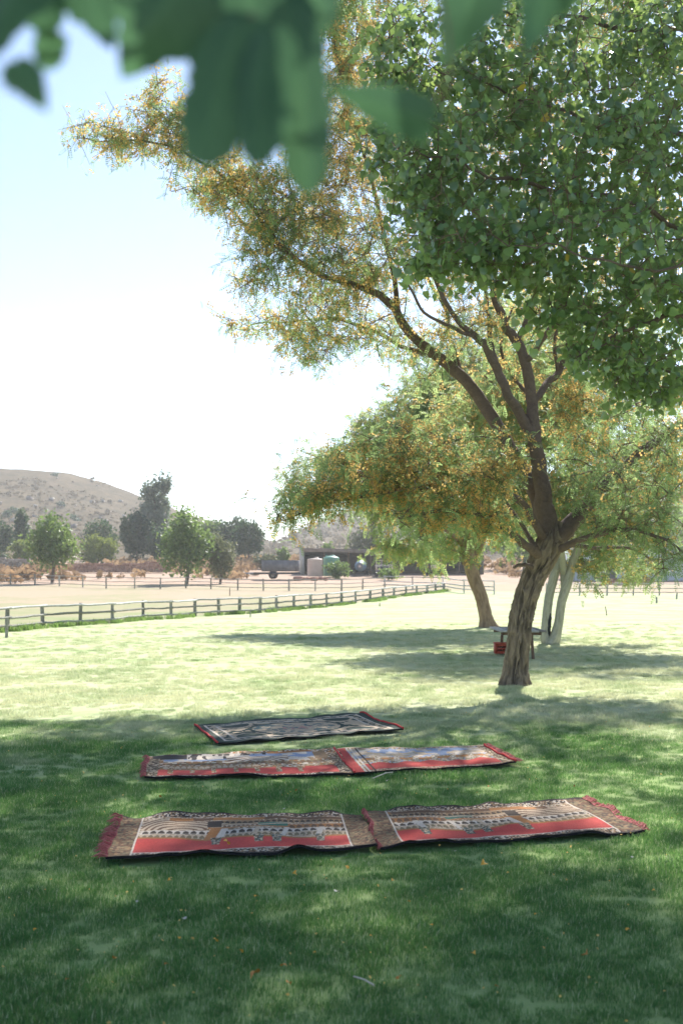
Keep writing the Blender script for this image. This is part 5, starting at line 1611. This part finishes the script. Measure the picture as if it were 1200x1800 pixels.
# ------------------------------------------------------------------ grass
def in_quads(x, y, grow_=0.97):
    m_ = np.zeros(len(x), bool)
    for Q in RUG_QUADS:
        c = Q.mean(0); q = c + (Q - c) * grow_
        ins = np.ones(len(x), bool)
        for i in range(4):
            a_, b_ = q[i], q[(i + 1) % 4]
            ins &= ((b_[0] - a_[0]) * (y - a_[1]) - (b_[1] - a_[1]) * (x - a_[0])) > 0
        m_ |= ins
    return m_

def blade_patch(name, n, size, hmin, hmax, wid, mat, seed):
    r_ = np.random.default_rng(seed)
    x_, y_ = (r_.random((2, n)) - .5) * size
    h = r_.uniform(hmin, hmax, n)
    a_ = r_.random(n) * 6.283
    lean = r_.random(n) * .9 + .1
    d = np.stack([np.cos(a_), np.sin(a_), np.zeros(n)], -1)
    s = np.stack([-np.sin(a_ + .5), np.cos(a_ + .5), np.zeros(n)], -1)
    b_ = np.stack([x_, y_, np.full(n, -.004)], -1)
    w = wid * r_.uniform(.7, 1.3, n)
    up = np.array([0, 0, 1.0])
    m_ = b_ + up * (h * .55)[:, None] + d * (h * lean * .25)[:, None]
    t_ = b_ + up * (h * (1 - .3 * lean))[:, None] + d * (h * lean * .8)[:, None]
    V = np.stack([b_ - s * w[:, None] / 2, b_ + s * w[:, None] / 2, m_ + s * w[:, None] * .45, m_ - s * w[:, None] * .45, t_], 1)
    i5 = np.arange(n)[:, None] * 5
    tt = np.repeat(r_.random(n), 5)
    A_ = Acc().add(V.reshape(-1, 3), i5 + np.array([[0, 1, 2, 3]]), tt)
    A_.f.append(i5 + np.array([[3, 2, 4]]))
    return bpy.data.objects.new(name, A_.mesh(name, mat))

def scatter(name, patches, P_, scale, mat):
    """turf: one object whose points carry blade tufts"""
    coll = bpy.data.collections.new(name + '_tufts')
    for o in patches:
        coll.objects.link(o)
    me = bpy.data.meshes.new(name)
    me.vertices.add(len(P_))
    me.vertices.foreach_set('co', P_.astype(np.float32).ravel())
    at = me.attributes.new('sc', 'FLOAT', 'POINT'); at.data.foreach_set('value', scale.astype(np.float32))
    at = me.attributes.new('rot', 'FLOAT', 'POINT'); at.data.foreach_set('value', (rng.random(len(P_)) * 6.283).astype(np.float32))
    at = me.attributes.new('pick', 'INT', 'POINT'); at.data.foreach_set('value', rng.integers(0, len(patches), len(P_)).astype(np.int32))
    o = link(name, me, None, kind='stuff')
    me.materials.append(mat)
    ng = bpy.data.node_groups.new(name, 'GeometryNodeTree')
    ng.interface.new_socket('Geometry', in_out='INPUT', socket_type='NodeSocketGeometry')
    ng.interface.new_socket('Geometry', in_out='OUTPUT', socket_type='NodeSocketGeometry')
    N_ = ng.nodes
    gi, go = N_.new('NodeGroupInput'), N_.new('NodeGroupOutput')
    m2p = N_.new('GeometryNodeMeshToPoints')
    ci = N_.new('GeometryNodeCollectionInfo'); ci.inputs['Collection'].default_value = coll
    ci.inputs['Separate Children'].default_value = True; ci.inputs['Reset Children'].default_value = True
    ip = N_.new('GeometryNodeInstanceOnPoints'); ip.inputs['Pick Instance'].default_value = True
    def named(nm, typ):
        q = N_.new('GeometryNodeInputNamedAttribute'); q.data_type = typ; q.inputs['Name'].default_value = nm
        return q.outputs['Attribute']
    cx = N_.new('ShaderNodeCombineXYZ'); ng.links.new(named('rot', 'FLOAT'), cx.inputs[2])
    L_ = ng.links
    L_.new(gi.outputs[0], m2p.inputs['Mesh']); L_.new(m2p.outputs[0], ip.inputs['Points']); L_.new(ci.outputs[0], ip.inputs['Instance'])
    L_.new(named('pick', 'INT'), ip.inputs['Instance Index']); L_.new(cx.outputs[0], ip.inputs['Rotation']); L_.new(named('sc', 'FLOAT'), ip.inputs['Scale'])
    L_.new(ip.outputs[0], go.inputs[0])
    md = o.modifiers.new('tufts', 'NODES'); md.node_group = ng
    return o

pts_, scs = [], []
for y0_, y1_, cell in ((4.2, 10.5, .13), (10.5, 15.5, .16), (15.5, 24, .26), (24, 36, .42), (36, 52, .62)):
    ys_ = np.arange(y0_, y1_, cell)
    for yv in ys_:
        if yv > 38 and rng.random() < (yv - 38) / 14:
            continue
        half = .31 * yv + .7
        xs_ = np.arange(-half, half, cell)
        pts_.append(np.stack([xs_ + (rng.random(len(xs_)) - .5) * cell, np.full(len(xs_), yv) + (rng.random(len(xs_)) - .5) * cell, np.zeros(len(xs_))], -1))
        scs.append(np.full(len(xs_), 1.0) * (min(cell, .3) / .13) ** .4)
GP = np.vstack(pts_); GS = np.concatenate(scs)
ok = ~in_quads(GP[:, 0], GP[:, 1], 0.97) & (GP[:, 1] < lawn_edge(GP[:, 0]) - .3)
GP, GS = GP[ok], GS[ok]
hn = fbm(GP[:, 0] * 1.6, GP[:, 1] * 1.6, 0.0, 3)
ok = ~((hn < .40) & (GP[:, 1] > 13) & (rng.random(len(GP)) < .40))
GP, GS, hn = GP[ok], GS[ok], hn[ok]
GS = GS * (0.55 + 1.15 * np.clip(hn - .2, 0, 1)) * rng.uniform(.85, 1.15, len(GS))
patches = [blade_patch('grass_tuft', 190, .20, .022, .058, .0030, M['blade'], 100 + i) for i in range(6)]
scatter('grass', patches, GP, GS, M['blade'])
print('grass tufts', len(GP))

# longer grass at the fence foot
fp = []
for i in range(len(FENCE) - 1):
    nq = int(np.linalg.norm(FENCE[i + 1] - FENCE[i]) * 9)
    t_ = rng.random((nq, 1))
    p_ = FENCE[i] * (1 - t_) + FENCE[i + 1] * t_
    p_[:, 0] += rng.normal(size=nq) * .15 + .1
    p_[:, 1] += rng.normal(size=nq) * .35 - .2
    p_[:, 2] = ground(p_[:, 0], p_[:, 1])
    fp.append(p_[fbm(p_[:, 0] * 1.3, p_[:, 1] * .6, 5.0, 2) > .38])
fp = np.vstack(fp)
tall = [blade_patch('long_grass_tuft', 60, .34, .10, .30, .014, M['long_grass'], 300 + i) for i in range(4)]
scatter('long_grass', tall, fp, rng.uniform(.5, 1.15, len(fp)), M['long_grass'])

# fallen petals too small and many to count
n = 520
yv = 4.6 + 15 * rng.random(n) ** 1.2
xv = (rng.random(n) - .5) * .64 * yv
ok = ~in_quads(xv, yv, 1.02)
P_ = np.stack([xv, yv, np.full(n, .045)], -1)[ok]
Acc().inst(*OVAL, P_, frames(rng.normal(size=P_.shape) * np.array([1, 1, .4]), rng.random(len(P_)) * 6), rng.uniform(.012, .024, len(P_)), rng.random(len(P_))).obj('petal_litter', M['blossom'], None, kind='stuff')

# fallen leaves and scraps on the lawn
def fallen(px, py, s, mat, label, group=None, z=None, tilt=None):
    b_ = on_ground(px, py)
    o = bpy.data.objects.new('fallen_leaf', FL[mat])
    COL.objects.link(o)
    o.location = (b_[0], b_[1], (0.045 if z is None else z))
    o.rotation_euler = (random.gauss(0.35, .35), random.gauss(0, .4), random.random() * 6.28)
    o.scale = (s, s, s)
    tag(o, label, 'leaf', group)
def fl_mesh(mat):
    v = HEART[0].copy(); v[:, 2] = v[:, 2] * 2.2 + .12 * np.sin(v[:, 1] * 4)
    return Acc().add(v, HEART[1], random.random()).mesh('fallen_leaf', M[mat], True)
FL = {k: fl_mesh(k) for k in ('dry_leaf', 'orange_leaf', 'pale_leaf')}
fallen(852, 1533, .05, 'orange_leaf', 'bright orange leaf on the grass just below the front right rug', None, .06)
fallen(400, 1503, .05, 'orange_leaf', 'orange leaf lying on the red strip of the front left rug', None, .075)
fallen(455, 1727, .055, 'dry_leaf', 'curled brown leaf on the dark grass, largest at the lower left', None)
fallen(1030, 1693, .045, 'dry_leaf', 'orange brown leaf on the grass at the lower right', None)
fallen(590, 1585, .036, 'pale_leaf', 'pale upturned leaf on the grass in front of the rugs', None, .055)
ORD = ['leftmost', 'second from the left', 'third from the left', 'fourth from the left', 'fifth from the left', 'sixth from the left', 'seventh from the left', 'eighth from the left', 'ninth from the left', 'tenth from the left']
SPOTS = {  # zone phrase: (colour word, mesh, sizes, places in the photo)
    'in the dark grass along the bottom edge': ('orange brown', 'dry_leaf', [(120, 1740), (200, 1702), (290, 1712), (495, 1716), (505, 1746), (700, 1740), (870, 1752)]),
    'in the grass row midway between front rugs and bottom': ('orange', 'orange_leaf', [(60, 1652), (315, 1666), (380, 1672), (425, 1690), (555, 1690), (650, 1660), (760, 1642), (830, 1690), (940, 1622), (1100, 1652)]),
    'in the grass just below the front rugs': ('yellow orange', 'orange_leaf', [(90, 1560), (300, 1560), (448, 1590), (520, 1548), (610, 1540), (690, 1560), (720, 1600), (995, 1560), (1150, 1580)]),
    'in the grass between the middle and front rugs': ('small brown', 'dry_leaf', [(280, 1410), (520, 1400), (735, 1430), (860, 1392), (1010, 1390)]),
    'on the lawn among the green blades': ('bleached pale', 'pale_leaf', [(240, 1600), (325, 1632), (500, 1432), (680, 1382), (800, 1508), (1110, 1520)]),
}
for zone, (cw_, mt_, places) in SPOTS.items():
    for q, (px_l, py_l) in enumerate(places):
        fallen(px_l, py_l, random.uniform(.016, .034), mt_, cw_ + ' leaf ' + zone + ', ' + ORD[q], 'small fallen leaves in the grass')
b_ = on_ground(640, 1745)
C = np.array([b_ + [-.05, .07, .05], b_ + [0, 0, .06], b_ + [.045, -.05, .05]])
tag(Acc().tube(C, .005, 5).obj('dry_stalk', M['pale_leaf'], None), 'pale broken stalk lying on the dark grass at the bottom', 'stalk')
b_ = on_ground(678, 1374)
C = np.array([b_ + [-.13, -.12, .05], b_ + [0, 0, .08], b_ + [.07, .10, .07]])
tag(Acc().tube(C, [.006, .008, .005], 5).obj('dry_stalk', M['pale_leaf'], None), 'dry straw stalk lying against the middle right rug', 'stalk')

# ------------------------------------------------------------------ haze
if HAZE_DENSITY > 0:
    k = NT('haze')
    vp = k.n('ShaderNodeVolumePrincipled')
    vp.inputs['Color'].default_value = (0.93, 0.96, 1.0, 1)
    vp.inputs['Density'].default_value = HAZE_DENSITY
    vp.inputs['Anisotropy'].default_value = 0.35
    k.l(vp.outputs[0], k.out.inputs['Volume'])
    Acc().box((0, 770, 57), (2000, 1680, 120)).obj('haze', k.m, None, kind='stuff')
